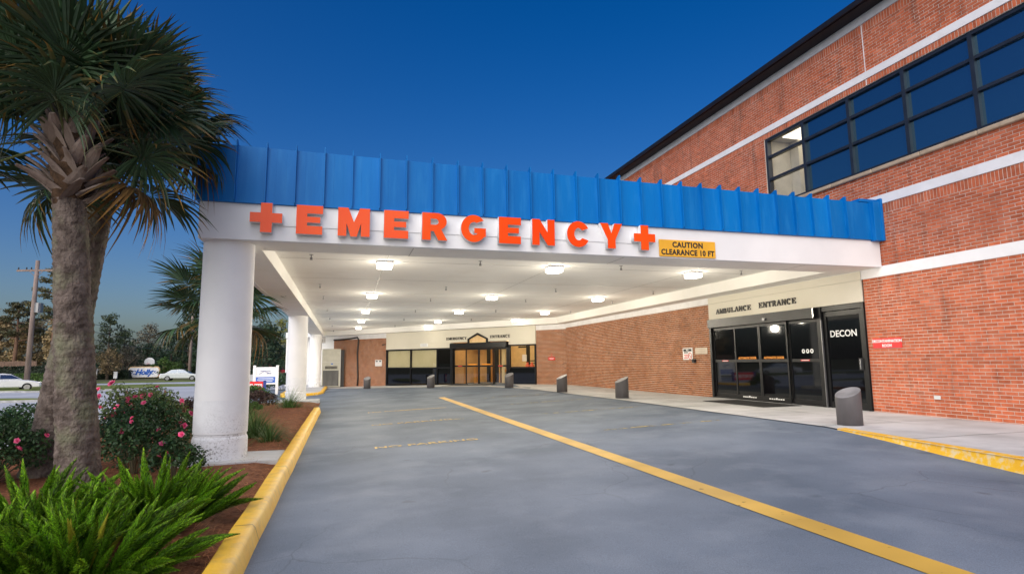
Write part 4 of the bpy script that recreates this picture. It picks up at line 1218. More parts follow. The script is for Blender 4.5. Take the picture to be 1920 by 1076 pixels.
s.build('small_print', plain('pink_print', (.7, .5, .5)), o)
s = MB(FB); s.box(9.9, 10.55, .062, .075, 2.17, 2.38)
o = tag(s.build('wall_notice', M['paper']), 'white plate on the beige header above the lit left windows', 'sign')
s = MB(FB); s.box(9.98, 10.46, .0755, .077, 2.29, 2.33); s.box(9.98, 10.46, .0755, .077, 2.22, 2.25); s.build('small_print', M['greytrim'], o)
s = MB(FB); s.box(.70, 1.10, BR + .002, .02, 1.24, 1.40); s.box(.88, .90, BR + .001, .018, 1.40, 1.6)
o = tag(s.build('wall_notice', M['signred']), 'small red notice on the brick right of the lit entrance', 'sign')
s = MB(FB); s.box(.75, 1.05, .0205, .022, 1.34, 1.36); s.box(.78, 1.02, .0205, .022, 1.28, 1.30); s.build('small_print', M['paper'], o)
# security camera at the brick corner
s = MB(FB); s.tube([FB((13.75, .0, 2.38)), FB((13.75, .1, 2.36))], .02, 6) if False else None
s = MB(); s.tube([FB((13.8, .02, 2.42)), FB((13.8, .2, 2.40)), FB((13.62, .42, 2.36))], [.02, .03, .05], 8)
tag(s.build('security_camera', M['ink']), 'small black camera on the brick corner beside the lobby windows', 'camera')
# hose from the ceiling down the brick
s = MB(); s.tube([FB((18.75, .35, 2.84)), FB((17.6, .3, 2.86)), FB((17.0, .2, 2.90)), FB((16.55, .1, 2.96)), FB((16.45, .06, 2.8)), FB((16.55, .06, 1.9)), FB((16.5, .06, 1.0)), FB((16.45, .06, .2)), FB((16.45, .1, -.33))], .055, 8)
tag(s.build('wall_hose', M['conduit'], smooth=True), 'black hose running along and down the brick beside the beige cabinet', 'hose')
# HVAC cabinet
hv = empty('air_conditioner_cabinet', 'tall beige wall cabinet with louvre and dark lower grille behind the far column', 'cabinet', (-.82, 42.6, G(-.8, 42)))
m = MB(); m.box(-.62, .62, 0, .9, .05, 2.66); m.build('cabinet_body', M['hvac'], hv, bevel=.012)
m = MB(); m.box(-.54, .5, -.02, -.002, .12, 1.18); m.build('grille', M['grille'], hv)
m = MB()
for k in range(11): m.box(-.40 + k * .075, -.35 + k * .075, -.02, -.001, 1.28, 1.48)
m.build('louvre', M['ink'], hv)
m = MB(); m.box(-.03, .12, -.012, -.001, 1.60, 1.67); m.build('badge', M['inkblue'], hv)
m = MB(); m.box(-.6, .6, -.012, -.001, 1.74, 1.755); m.box(.58, .61, -.015, -.001, .1, 2.6); m.build('seam', M['greytrim'], hv)
m = MB(); m.box(.622, .86, .1, .9, .0, 2.6); m.build('side_panel', M['ink'], hv)
eb = empty('electrical_box', 'grey electrical box with pipe high beside the far column top', 'electrical box', (-1.62, 42.1, 2.6))
m = MB(); m.box(-.12, .38, 0, .35, 0, .42); m.build('box_body', M['metal'], eb, bevel=.01)
m = MB(); m.tube([(.0, .2, 0), (.0, .2, -2.5)], .035, 8); m.tube([(.1, .25, 0), (.1, .25, -.5)], .05, 8); m.build('pipe', plain('pale_pipe', (.6, .63, .66)), eb)

# floor mat
m = MB(); m.box(9.85, 11.0, 12.2, 14.7, .012, .02)
tag(m.build('door_mat', M['rubber']), 'black rubber mat on the sidewalk before the ambulance doors', 'mat')
m = MB(); q = [BW(u, w) for u, w in ((4.2, .5), (4.2, 1.4), (7.6, 1.4), (7.6, .5))]; m.prism(q, lambda x, y: G(x, y) + .016, lambda x, y: G(x, y) + .024)
tag(m.build('door_mat', M['rubber']), 'dark rubber mat on the sidewalk before the lit emergency doors', 'mat')

# ------------------------------------------------------------------ bollards
def bollard(x, y, z, face, label, s=1.0, r=.20):
    t = empty('bollard', label, 'bollard', (x, y, z), 'slant topped bollards along the sidewalk edge', face)
    n = 28; m = MB(); lo, hi = .47 * s, .65 * s
    A = [(r * math.cos(2 * math.pi * j / n), r * math.sin(2 * math.pi * j / n)) for j in range(n)]
    top = lambda px, py: lo + (hi - lo) * (.5 - .5 * px / r)
    i = m.add([(a, b, 0) for a, b in A] + [(a, b, top(a, b)) for a, b in A])
    for j in range(n): m.face((i + j, i + (j + 1) % n, i + n + (j + 1) % n, i + n + j))
    m.face([i + j for j in range(n)][::-1])
    o = m.build('post', M['bollard'], t, smooth=True)
    m = MB(); B = [(a * .985, b * .985) for a, b in A]
    m.prism(B, lambda a, b: top(a, b) - .01, lambda a, b: top(a, b) + .004); m.build('cap', M['boltop'], t, bevel=.003)
for x, y, lab, f, s in ((8.62, 8.45, 'large dark bollard nearest the camera at the yellow kerb', R(190), 1.0),
                        (8.48, 17.0, 'dark slant topped bollard before the brick wall left of the no smoking sign', R(180), 1.02),
                        (8.25, 21.7, 'dark slant topped bollard before the corner of the brick walls', R(185), 1.05),
                        (7.70, 27.4, 'dark slant topped bollard right of the lit emergency doors', R(215), 1.1),
                        (4.66, 32.6, 'dark slant topped bollard left of the lit emergency doors', R(215), 1.1),
                        (1.40, 36.9, 'dark bollard before the brick beside the beige cabinet', R(250), 1.1)):
    bollard(x, y, G(x, y) + .008, f, lab, s, .205 if y < 10 else .21)

# ------------------------------------------------------------------ palms
def frond_mesh(name, mat, L=.9, R0=.85, n=38, droop=.5, spread=150, seed=0, tipf=.5):
    """Costapalmate fan: petiole along +X, leaflets folded along their rib, tips bending down."""
    rnd = random.Random(seed); m = MB()
    pts = [(L * t, 0, -.10 * L * t * t) for t in frange(0, 1, 5)]
    m.tube(pts, [.028, .022, .018, .015, .013, .012], 6, mi=1)
    hub = Vector(pts[-1])
    for k in range(n):
        a = R(-spread + 2 * spread * k / (n - 1) + rnd.uniform(-2, 2))
        ln = R0 * (1.0 - .28 * abs(a / R(spread)) ** 1.5) * rnd.uniform(.88, 1.08)
        base = hub + Vector((.16 * (1 - abs(a) / R(spread)), 0, 0))
        d = Vector((math.cos(a), math.sin(a), .10 + .10 * math.cos(a)))
        side = Vector((-math.sin(a), math.cos(a), 0))
        w0 = ln * math.sin(R(spread / (n - 1))) * .62
        S = 6; prev = None
        tn = min(1, max(0, rnd.gauss(.5, .22))); dr = droop * rnd.uniform(.6, 1.5)
        old = rnd.random() < tipf
        tw = rnd.uniform(-.2, .2)
        for j in range(S + 1):
            t = j / S
            c = base + d * (ln * t) + Vector((0, 0, -dr * ln * (t ** 2.4)))
            w = w0 * (min(1, t * 2.2) * (1 - max(0, t - .45) / .55) ** .8 + .02)
            up = Vector((0, 0, 1)) * w * .55
            sd = (side + Vector((0, 0, tw))).normalized()
            L_, C_, R_ = c - sd * w + up, c, c + sd * w + up
            i = m.add((L_, C_, R_))
            if prev is not None:
                tp = max(0, (t - .55) * 1.9) if old else max(0, (t - .85) * 1.5)
                m.face((prev, prev + 1, i + 1, i), 0, tn, tp); m.face((prev + 1, prev + 2, i + 2, i + 1), 0, max(0, tn - .12), tp)
            prev = i
    return m.mesh(name, [mat, M['petiole']])
FV = [frond_mesh('frond', M['palm'], L, r, 40, d, s, k, tf) for k, (L, r, d, s, tf) in enumerate(
    ((.85, .85, .30, 150, .15), (.95, .9, .55, 145, .3), (.75, .8, .8, 140, .45), (1.0, .88, .40, 155, .2), (.6, .8, .45, 150, .5), (.9, .95, .2, 140, .1)))]
DV = frond_mesh('frond', M['palmdead'], .7, .7, 30, 1.0, 120, 77, .8)
def boot_mesh(seed):
    rnd = random.Random(seed); m = MB(); n = 7; prev = None
    L = rnd.uniform(.42, .6)
    for j in range(n + 1):
        t = j / n; w = (.085 * (1 - t) ** .8 + .036); th = .035 * (1 - .5 * t)
        x = L * t; z = .10 * L * math.sin(t * 2.2)
        i = m.add([(x, -w, z), (x, -w * .5, z + th), (x, w * .5, z + th), (x, w, z), (x, w * .4, z - th * .5), (x, -w * .4, z - th * .5)])
        if prev is not None:
            for q in range(6): m.face((prev + q, prev + (q + 1) % 6, i + (q + 1) % 6, i + q))
        prev = i
    m.face([prev + q for q in range(6)])
    return m.mesh('leaf_base', M['boot'], smooth=False)
BV = [boot_mesh(k) for k in range(4)]
def palm(base, top, r0, r1, label, seed, fronds, boots=True, flare=1.25, hub=None, lowest=-38, size=1.0, clear=False):
    rnd = random.Random(seed)
    base, top = Vector(base), Vector(top)
    t = empty('palm_tree', label, 'palm tree', base)
    ax = top - base; H_ = ax.length
    m = MB(); n = 28; prev = None
    K = 120
    for j in range(K + 1):
        f = j / K; c = ax * f
        # slight bow, ring scars every few centimetres
        r = r0 + (r1 - r0) * f + r0 * (flare - 1) * math.exp(-f * H_ / .25) + .012 * (1 if (j % 3 == 0) else 0) * rnd.uniform(.3, 1)
        ring = [(c.x + (r + .014 * noise.noise(Vector((math.cos(2 * math.pi * q / n) * 2, math.sin(2 * math.pi * q / n) * 2, f * H_ * 4 + seed)))) * math.cos(2 * math.pi * q / n),
                 c.y + (r + .014 * noise.noise(Vector((math.cos(2 * math.pi * q / n) * 2, math.sin(2 * math.pi * q / n) * 2, f * H_ * 4 + seed)))) * math.sin(2 * math.pi * q / n), c.z) for q in range(n)]
        i = m.add(ring)
        if prev is not None:
            for q in range(n): m.face((prev + q, prev + (q + 1) % n, i + (q + 1) % n, i + q))
        prev = i
    m.build('trunk', M['bark'], t, smooth=True)
    head = ax
    hb = Vector(hub) - base if hub else ax + Vector((0, 0, .75))
    m = MB(); m.tube([head - Vector((0, 0, .1)), head + (hb - head) * .4, head + (hb - head) * .8, hb], [r1 * .95, r1 * 1.2, r1 * 1.0, r1 * .45], 14)
    m.build('crown_shaft', M['fibre'], t, smooth=True)
    if boots:
        for k in range(50):
            f = k / 50; a = k * 2.399 + rnd.uniform(-.2, .2)
            p = head + (hb - head) * (f * .85) - Vector((0, 0, .04)); rr = r1 * (1.0 + .12 * math.sin(f * 3.1))
            o = obj('leaf_base', rnd.choice(BV), t)
            o.location = p + Vector((math.cos(a) * rr * .7, math.sin(a) * rr * .7, 0))
            el = R(28 + 34 * f + rnd.uniform(-8, 8)); sw_ = rnd.choice((-1, 1)) * R(rnd.uniform(18, 48))
            o.rotation_euler = (Matrix.Rotation(a + sw_, 3, 'Z') @ Matrix.Rotation(-el, 3, 'Y') @ Matrix.Rotation(rnd.uniform(-.4, .4), 3, 'X')).to_euler()
            o.scale = (.82, .8, .9)
    for k in range(fronds):
        f = (k + .5) / fronds; a = k * 2.399 + rnd.uniform(-.25, .25)
        el = R(lowest + (80 - lowest) * f ** .9 + rnd.uniform(-8, 8))
        if clear and el < R(18) and math.sin(a) < -.25: el = R(rnd.uniform(30, 62))   # old fronds trimmed off on the road side
        o = obj('frond', DV if f < .035 else FV[rnd.randrange(6)], t)
        o.location = hb + Vector((math.cos(a) * r1 * .4, math.sin(a) * r1 * .4, -.35 * (1 - f)))
        o.rotation_euler = (Matrix.Rotation(a, 3, 'Z') @ Matrix.Rotation(-el, 3, 'Y') @ Matrix.Rotation(rnd.uniform(-.7, .7), 3, 'X')).to_euler()
        sc = size * rnd.uniform(.88, 1.1); o.scale = (sc, sc, sc)
    return t
palm((-2.83, 7.9, BZ - .02), (-3.17, 7.9, 3.12), .215, .165, 'tall palm nearest the camera with thick grey ringed trunk', 3, 42, hub=(-3.24, 7.9, 4.12), clear=True, size=.92, lowest=-30)
palm((-3.95, 9.75, BZ - .05), (-3.44, 9.62, 4.0), .24, .17, 'leaning palm just behind the nearest palm trunk, crown toward the canopy', 8, 52, hub=(-3.0, 9.55, 4.85), size=.80, lowest=-25)
palm((-3.35, 18.0, BZ - .1), (-3.3, 18.0, 2.35), .22, .17, 'smaller palm hidden behind the first white column', 21, 26, hub=(-3.3, 18.0, 2.95))

# ------------------------------------------------------------------ foxtail ferns
def fox_mesh(seed, L=.62, rad=.042, mat=None):
    rnd = random.Random(seed); m = MB()
    bend = rnd.uniform(.06, .46); S = 52
    def P(t): return Vector((bend * t * t * L, .03 * math.sin(t * 4 + seed) * L, L * t * (1 - .12 * bend * t)))
    ct = frange(.04, .98, 12)
    m.tube([P(t) for t in [0] + ct], [.005] + [rad * .62 * min(1, max(.15, (t - .02) * 3.2)) ** .6 * (1 if t < .45 else max(.06, 1 - ((t - .45) / .57) ** 1.7)) for t in ct], 9, tone=.30)  # added inner core, toned darker as shade between the needles
    for j in range(S):
        t = .06 + .94 * j / (S - 1)
        prof = rad * min(1, max(.15, (t - .02) * 3.2)) ** .6 * (1 if t < .45 else max(.06, 1 - ((t - .45) / .57) ** 1.7))
        c = P(t); ax = (P(min(1, t + .02)) - P(max(0, t - .02))).normalized()
        e1 = ax.cross(Vector((0, 1, .1))).normalized(); e2 = ax.cross(e1)
        K = 13 if t < .8 else 9
        for q in range(K):
            a = 2 * math.pi * (q + rnd.random() * .8) / K
            o = (e1 * math.cos(a) + e2 * math.sin(a))
            ln = prof * rnd.uniform(.85, 1.1)
            tip = c + o * ln * rnd.uniform(.9, 1.25) + ax * (.010 + ln * rnd.uniform(.2, .55))
            sd = ax.cross(o) * .0062
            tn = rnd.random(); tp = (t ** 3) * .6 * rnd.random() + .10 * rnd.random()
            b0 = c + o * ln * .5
            m.quad(b0 - sd * .6, c + o * ln * .75 - sd + ax * ln * .15, tip, c + o * ln * .75 + sd + ax * ln * .15, 0, tn * .75 + .25 * max(0, o.z), tp)  # tips are yellowish; tips and upward needles also painted paler as skylight
    return m.mesh('frond', mat or M['fox'])
XV = [fox_mesh(k, L=.58 + .03 * (k % 3), rad=.043 + .007 * (k % 2)) for k in range(6)]
XY = [fox_mesh(31, mat=M['foxyel'], L=.5, rad=.035)]
def fern(x, y, n, rmax, label, seed, lean=(0, 0), hs=1.0, yellow=0):
    rnd = random.Random(seed)
    t = empty('foxtail_fern', label, 'fern', (x, y, bedz(x, y) - .01), 'foxtail ferns in the planting bed')
    for k in range(n):
        f = math.sqrt((k + .5) / n); a = k * 2.399 + rnd.uniform(-.3, .3)
        tilt = R(3 + 46 * f ** 1.6 + rnd.uniform(-8, 8))
        o = obj('frond', rnd.choice(XY if k < yellow else XV), t)
        o.location = (math.cos(a) * f * rmax + lean[0] * .2 * f, math.sin(a) * f * rmax + lean[1] * .2 * f, 0)
        mat = Matrix.Rotation(a, 3, 'Z') @ Matrix.Rotation(tilt, 3, 'Y') @ Matrix.Rotation(rnd.uniform(-.3, .3), 3, 'X')
        lv = Matrix.Rotation(lean[0] * .5, 3, 'Y') @ Matrix.Rotation(-lean[1] * .5, 3, 'X')
        o.rotation_euler = (lv @ mat).to_euler()
        sc = hs * rnd.uniform(.75, 1.15); w_ = rnd.uniform(.72, 1.02); o.scale = (sc * w_, sc * w_, sc)
    return t
fern(-1.66, 6.30, 70, .34, 'bright green foxtail fern spreading to the mulch beside the yellow kerb', 5, (.15, 0), 1.0)
fern(-2.62, 6.35, 54, .32, 'bright green foxtail fern at the foot of the palm on the left edge', 6, (-.05, .1), 1.05, 1)
fern(-1.72, 4.85, 72, .38, 'yellowish green foxtail fern at the bottom of the frame, nearest the kerb', 7, (.35, -.1), .95, 4)
fern(-2.30, 4.75, 60, .36, 'yellowish green foxtail fern in the bottom left corner', 9, (.1, 0), .9, 3)
fern(-2.15, 5.55, 50, .30, 'foxtail fern between the palm foot and the front ferns', 10, (.1, .1), .95, 1)
# flax-like blades with dry tips in front of the palm
fl = empty('strap_leaf_plant', 'strap leaved plant with dry brown blades between the ferns before the palm', 'plant', (-2.32, 6.0, BZ))
rnd = random.Random(4)
for k in range(12):
    a = R(rnd.uniform(-40, 60)) if k < 8 else R(rnd.uniform(120, 220)); L = rnd.uniform(.5, .8); el = rnd.uniform(.45, .95)
    m = MB(); prev = None
    for j in range(7):
        t = j / 6; c = Vector((math.cos(a) * L * t * math.cos(el), math.sin(a) * L * t * math.cos(el), L * t * math.sin(el) - .22 * t * t * L))
        sd = Vector((-math.sin(a), math.cos(a), 0)) * .016 * (1 - t * .8)
        i = m.add((c - sd, c + sd))
        if prev is not None: m.face((prev, prev + 1, i + 1, i), 0, rnd.random(), t)
        prev = i
    m.build('blade', M['straw2'] if k % 2 == 0 else M['lirio'], fl)

# ------------------------------------------------------------------ leafy shrubs
def leaf_cloud(m, c, r, n, size, rnd, squash=1.0, shell=.55, tip=.3, up=.3):
    for _ in range(n):
        while True:
            v = Vector((rnd.uniform(-1, 1), rnd.uniform(-1, 1), rnd.uniform(-1, 1)))
            if .01 < v.length <= 1: break
        v = v.normalized() * (shell + (1 - shell) * rnd.random()) if rnd.random() < .8 else v
        p = Vector(c) + Vector((v.x * r[0], v.y * r[1], v.z * r[2]))
        nrm = (v + Vector((rnd.uniform(-1, 1), rnd.uniform(-1, 1), rnd.uniform(-.5, 1) + up)) * .9).normalized()
        e1 = nrm.cross(Vector((rnd.uniform(-1, 1), rnd.uniform(-1, 1), rnd.uniform(-1, 1)))).normalized(); e2 = nrm.cross(e1)
        s = size * rnd.uniform(.6, 1.3)
        m.quad(p - e1 * s, p - e2 * s * .5, p + e1 * s, p + e2 * s * .5, 0, rnd.random(), rnd.random() * tip)
def flower_mesh():
    m = MB(); rnd = random.Random(2)
    for ring, (k, r, tl) in enumerate(((5, .042, .25), (6, .034, .6), (5, .022, 1.0))):
        for q in range(k):
            a = 2 * math.pi * q / k + ring * .5; d = Vector((math.cos(a), math.sin(a), 0)); s = Vector((-math.sin(a), math.cos(a), 0))
            b = Vector((0, 0, .004 * ring)); e = d * r * math.cos(tl) + Vector((0, 0, r * math.sin(tl) + .004 * ring))
            mid = b + (e - b) * .6
            m.quad(b, mid + s * r * .55, e, mid - s * r * .55, 0, rnd.random(), rnd.random())
    return m.mesh('flower', M['petal'])
FLW = flower_mesh()
def shrub(name, cat, x, y, z, rx, ry, h, n, size, mat, label, seed, flowers=0, clumps=16, fs=1.0, group=None, tip=.35):
    rnd = random.Random(seed)
    t = empty(name, label, cat, (x, y, z), group)
    m = MB(); s = MB(); pos = []
    for k in range(clumps):
        a = k * 2.399; f = math.sqrt((k + .5) / clumps)
        zz = h * (.32 + .58 * (1 - f ** 2) * rnd.uniform(.6, 1.1) + .1 * rnd.random())
        c = (rx * .72 * f * math.cos(a) * rnd.uniform(.8, 1.15), ry * .72 * f * math.sin(a) * rnd.uniform(.8, 1.15), zz)
        q = rnd.uniform(.24, .38)
        r = (rx * q, ry * q, h * q * .62)
        leaf_cloud(m, c, r, n // clumps, size, rnd, tip=tip)
        s.tube([(c[0] * .2, c[1] * .2, 0), (c[0] * .6, c[1] * .6, zz * .5), c], [.012, .009, .004], 5)
        pos.append((c, r))
    m.build('foliage', mat, t); s.build('stems', M['stem'], t)
    view = Vector((-x, -y, 0)).normalized()
    for k in range(flowers):
        c, r = rnd.choice(pos)
        d = (view * rnd.uniform(.2, 1.2) + Vector((rnd.uniform(-1, 1), rnd.uniform(-1, 1), rnd.uniform(0, 1.2)))).normalized()
        o = obj('flower', FLW, t); o.location = Vector(c) + Vector((d.x * r[0], d.y * r[1], d.z * r[2])) * 1.08
        o.rotation_euler = d.to_track_quat('Z', 'Y').to_euler(); sc = fs * rnd.uniform(.7, 1.25); o.scale = (sc, sc, sc)
    return t
shrub('rose_bush', 'rose bush', -2.98, 10.5, BZ, .85, .85, .98, 5000, .032, M['rose'], 'large dark rose bush right of the palm trunk with pink blooms', 1, 9, 26, 1.15, 'rose bushes in the bed')
shrub('rose_bush', 'rose bush', -2.12, 8.85, BZ, .45, .45, .52, 1900, .028, M['rose'], 'low rose bush with pink blooms just before the first white column', 2, 4, 14, 1.1, 'rose bushes in the bed')
shrub('rose_bush', 'rose bush', -2.75, 9.4, BZ, .55, .5, .80, 2400, .028, M['rose'], 'rose bush with small pink blooms between the palm and the column', 3, 5, 16, 1.0, 'rose bushes in the bed')
shrub('rose_bush', 'rose bush', -4.35, 15.8, BZ, .85, .8, 1.05, 3600, .036, M['roselight'], 'pale green rose bush behind, left of the first white column', 4, 10, 20, 1.5, 'rose bushes in the bed')
shrub('rose_bush', 'rose bush', -4.35, 9.2, BZ, .8, .8, .82, 5000, .030, M['rose'], 'dark rose bush left of the palm trunk at the frame edge', 5, 6, 24, 1.15, 'rose bushes in the bed')
shrub('rose_bush', 'rose bush', -5.2, 11.6, BZ, 1.1, .9, .80, 4200, .034, M['rose'], 'dark rose bush behind the palms at the left edge near the street', 6, 5, 22, 1.2, 'rose bushes in the bed')
shrub('rose_bush', 'rose bush', -3.75, 11.9, BZ, .5, .45, 1.15, 1500, .032, M['roselight'], 'tall sparse rose with bright blooms touching the palm trunk edge', 7, 16, 16, 1.5, 'rose bushes in the bed')
shrub('purple_shrub', 'shrub', -3.75, 16.6, BZ, .6, .55, .72, 1700, .03, M['purple'], 'low dark purple shrub left of the first column', 8, 0, 12)
shrub('purple_shrub', 'shrub', -3.05, 23.2, -.42, .95, .7, .72, 2400, .04, M['purple'], 'wide dark purple shrub before the white post sign', 9, 0, 14)
shrub('green_shrub', 'shrub', -3.2, 14.6, BZ, .3, .3, .5, 700, .03, M['hedge'], 'small light green shrub seen left of the column foot', 10, 0, 8)
shrub('green_shrub', 'shrub', -4.6, 33.5, -.75, 1.3, .8, .85, 2200, .06, M['hedge'], 'low green shrub beneath the red entry sign', 11, 0, 14)
shrub('green_shrub', 'shrub', -4.0, 44.5, -.75, 1.5, 1.1, 1.35, 2600, .08, M['treeB'], 'dark green shrub right of the white post sign', 12, 0, 14)
shrub('green_shrub', 'shrub', -2.6, 19.3, BZ, .35, .35, .4, 700, .035, M['hedge'], 'small bright green plant beside the purple shrub by the sign', 13, 0, 8)
def grass_clump(x, y, z, n, L, rad, label, seed, mat='lirio'):
    rnd = random.Random(seed)
    t = empty('grass_clump', label, 'grass clump', (x, y, z), 'strap grass clumps in the bed')
    m = MB()
    for k in range(n):
        a = rnd.uniform(0, 2 * math.pi); f = rnd.random(); l = L * rnd.uniform(.6, 1.1); tl = R(12 + 62 * f)
        b = Vector((math.cos(a) * rad * f, math.sin(a) * rad * f, 0)); prev = None; tn = rnd.random(); ty = rnd.random() * .8
        for j in range(6):
            q = j / 5; th = tl * (.5 + q * .9)
            c = b + Vector((math.cos(a) * l * q * math.sin(th), math.sin(a) * l * q * math.sin(th), l * q * math.cos(min(th, 1.9))))
            sd = Vector((-math.sin(a), math.cos(a), 0)) * (.007 * (1 - q * .85))
            i = m.add((c - sd, c + sd))
            if prev is not None: m.face((prev, prev + 1, i + 1, i), 0, tn, ty * q)
            prev = i
    m.build('blades', M[mat], t)
grass_clump(-1.70, 13.2, BZ, 420, .72, .35, 'large strap grass clump right of the first white column', 1)
grass_clump(-2.15, 14.6, BZ, 320, .72, .35, 'strap grass clump behind the first column, tight to its side', 2)
grass_clump(-1.35, 12.4, BZ, 160, .5, .25, 'small arching grass tuft nearest the yellow kerb', 3)
grass_clump(-1.75, 21.6, BZ, 340, .75, .4, 'strap grass clump at the foot of the second column', 4)
grass_clump(-2.45, 12.2, BZ, 200, .6, .25, 'short dark grass tuft against the first column base', 5)

# ------------------------------------------------------------------ street signs
def post_sign():
    t = empty('post_sign', 'white two post sign with blue lower panel beyond the bed', 'sign', (-4.35, 37.0, -.72))
    for x in (-.62, .62):
        m = MB(); m.box(x - .07, x + .07, -.07, .07, 0, 1.85); m.build('post', M['paper'], t)
    m = MB(); m.box(-.55, .55, -.03, .03, .75, 1.75); pn = m.build('panel', M['paper'], t)
    m = MB(); m.box(-.52, .52, -.036, -.0305, .85, 1.18); m.build('blue_panel', M['inkblue'], pn)
    m = MB()
    for z, a in ((1.10, .42), (1.02, .46), (.93, .38)): m.box(-a, a, -.041, -.0365, z - .016, z + .016)
    m.build('small_print', M['paper'], pn)
    m = MB(); m.box(-.3, .25, -.036, -.0305, 1.50, 1.53); m.box(.05, .3, -.036, -.0305, 1.36, 1.40); m.tube([(-.35, -.033, 1.35), (-.1, -.033, 1.5), (.15, -.033, 1.42)], .012, 5)
    m.build('logo', M['navy'], pn)
post_sign()
dn = empty('do_not_enter_sign', 'low red DO NOT ENTER sign on a blue post by the bed', 'sign', (-5.0, 36.2, -.72))
m = MB(); m.box(-1.1, .62, -.03, .03, .42, .95); m.build('panel', M['signred'], dn)
m = MB(); m.box(.63, .78, -.06, .06, 0, 1.0); m.box(-1.26, -1.11, -.06, .06, 0, 1.0); m.build('post', M['navy'], dn)
me = text_mesh('DO NOT ENTER', .32, depth=.004, offset=.010, xs=.72)
place(me, (-.24, -.033, .68), (1, 0, 0), (0, -1, 0)); me.materials.clear(); me.materials.append(M['paper']); obj('lettering', me, dn)

def at(k, depth, z):   # direction ratio x/y and distance along the view axis -> ground point
    y = depth / (.9530447 + .27472593 * k); return (k * y, y, z)
px_k = lambda x: -.4677 + (x / 600.0) * .4311 + .04 * (x / 600.0) * (x / 600.0 - 1) * -.25
FW = math.atan2(-.27560877, .96120699)      # rotation that faces a sign to the street entrance

hs_ = empty('street_name_sign', 'rounded white subdivision sign with blue script lettering across the street', 'sign', at(-.2878, 92, T(-26, 88) - .05), None, FW)
P = []
for a0, (cx, cz) in ((0, (1.9, 1.25)), (90, (-1.9, 1.25)), (180, (-1.9, .75)), (270, (1.9, .75))):
    P += [(cx + .5 * math.cos(R(a0 + i * 18)), cz + .5 * math.sin(R(a0 + i * 18))) for i in range(6)]
def slab(P, y0, y1, mat, name, par):
    m = MB(); n = len(P); i = m.add([(p[0], y0, p[1]) for p in P] + [(p[0], y1, p[1]) for p in P])
    m.face([i + j for j in range(n)]); m.face([i + n + j for j in range(n)][::-1])
    for j in range(n): m.face((i + j, i + n + j, i + n + (j + 1) % n, i + (j + 1) % n))
    return m.build(name, mat, par)
pn = slab([(x * 1.05, 1 + (z - 1) * 1.15 + .05) for x, z in P], 0, .2, M['tansign'], 'surround', hs_)
pn = slab(P, -.03, -.001, M['paper'], 'panel', hs_)
me = text_mesh('Holly', 1.15, depth=.02, offset=.05, xs=1.05, shear=.35)
place(me, (0, -.05, 1.0), (1, 0, 0), (0, -1, 0)); me.materials.clear(); me.materials.append(M['inkblue']); obj('lettering', me, pn)
m = MB()
for sgn in (-1, 1):
    m.tube([(sgn * (1.45 + .28 * math.cos(a) * (1 + a * .05)), -.04, 1.0 + .26 * math.sin(a)) for a in frange(0, 5.2, 12)], .05, 5)
    m.tube([(sgn * (1.9 + .16 * math.cos(a)), -.04, 1.05 + .16 * math.sin(a)) for a in frange(1, 6, 9)], .04, 5)
m.build('flourish', M['inkblue'], pn)

def utility_pole(k, depth, zt, r, label, arm=True, sag=None):
    p = at(k, depth, 0); z0 = T(p[0], p[1]) - .1
    t = empty('utility_pole', label, 'utility pole', (p[0], p[1], z0), 'wooden utility poles along the street', FW)
    m = MB(); m.tube([(0, 0, 0), (0, 0, (zt - z0) * .5), (0, 0, zt - z0)], [r, r * .85, r * .7], 10); m.build('pole', M['pole'], t, smooth=True)
    if arm:
        m = MB(); m.box(-2.1, 1.9, -.07, .07, zt - z0 - 1.15, zt - z0 - .95); m.tube([(-.8, -.08, zt - z0 - 1.05), (0, -.1, zt - z0 - 1.8)], .03, 5); m.tube([(.8, -.08, zt - z0 - 1.05), (0, -.1, zt - z0 - 1.8)], .03, 5)
        m.build('crossarm', M['pole'], t)
        for x in (-1.95, -1.1, -.6, 1.7):
            m = MB(); m.tube([(x, 0, zt - z0 - .95), (x, 0, zt - z0 - .7)], [.07, .05], 6); m.build('insulator', M['ink'], t)
        m = MB(); m.tube([(.55, 0, zt - z0 - 5.5), (.55, 0, zt - z0 - 4.5)], .38, 12); m.build('transformer', M['metal'], t)
    return p
p1 = utility_pole(-.4345, 60, 12.3, .27, 'tall wooden utility pole with crossarm left of the palms', True)
p2 = utility_pole(-.2262, 88, 9.5, .24, 'thin utility pole between the palm and the first column', False)
wr = empty('power_line', 'thin overhead wires crossing before the trees between the poles', 'wires', (p2[0], p2[1], 0))
for z0, z1 in ((6.2, 5.2), (5.3, 4.3), (4.4, 3.3)):
    m = MB(); a, b = Vector((p1[0], p1[1], z0 + 1)), Vector((p2[0], p2[1], z1))
    q0 = Vector((p2[0], p2[1], 0))
    m.tube([a + (b - a) * t - q0 - Vector((0, 0, 2.2 * t * (1 - t))) for t in frange(0, 1, 16)], .028, 5)
    b2 = Vector((-1, 96, z1 + .2))
    m.tube([b + (b2 - b) * t - q0 - Vector((0, 0, 1.2 * t * (1 - t))) for t in frange(0, 1, 8)], .028, 5)
    m.build('wire', M['wire'], wr)
bb = empty('basketball_hoop', 'white basketball backboard on a pole before the trees', 'basketball hoop', at(-.2812, 95, T(-25, 90)), None, FW)
P = [(.85 * math.cos(R(a)), 2.55 + .75 * math.sin(R(a)) ** 1.0) for a in range(0, 181, 15)] + [(-.85, 2.2), (.85, 2.2)][0:2]
slab(P, 0, .06, M['paper'], 'backboard', bb)
m = MB(); m.tube([(0, .15, 0), (0, .15, 2.5)], .06, 8); m.build('pole', M['ink'], bb)
m = MB(); m.tube([(.23 * math.cos(a), -.3 + .23 * math.sin(a), 2.32) for a in frange(0, 6.28, 14)], .03, 5); m.build('rim', M['inkred'], bb)
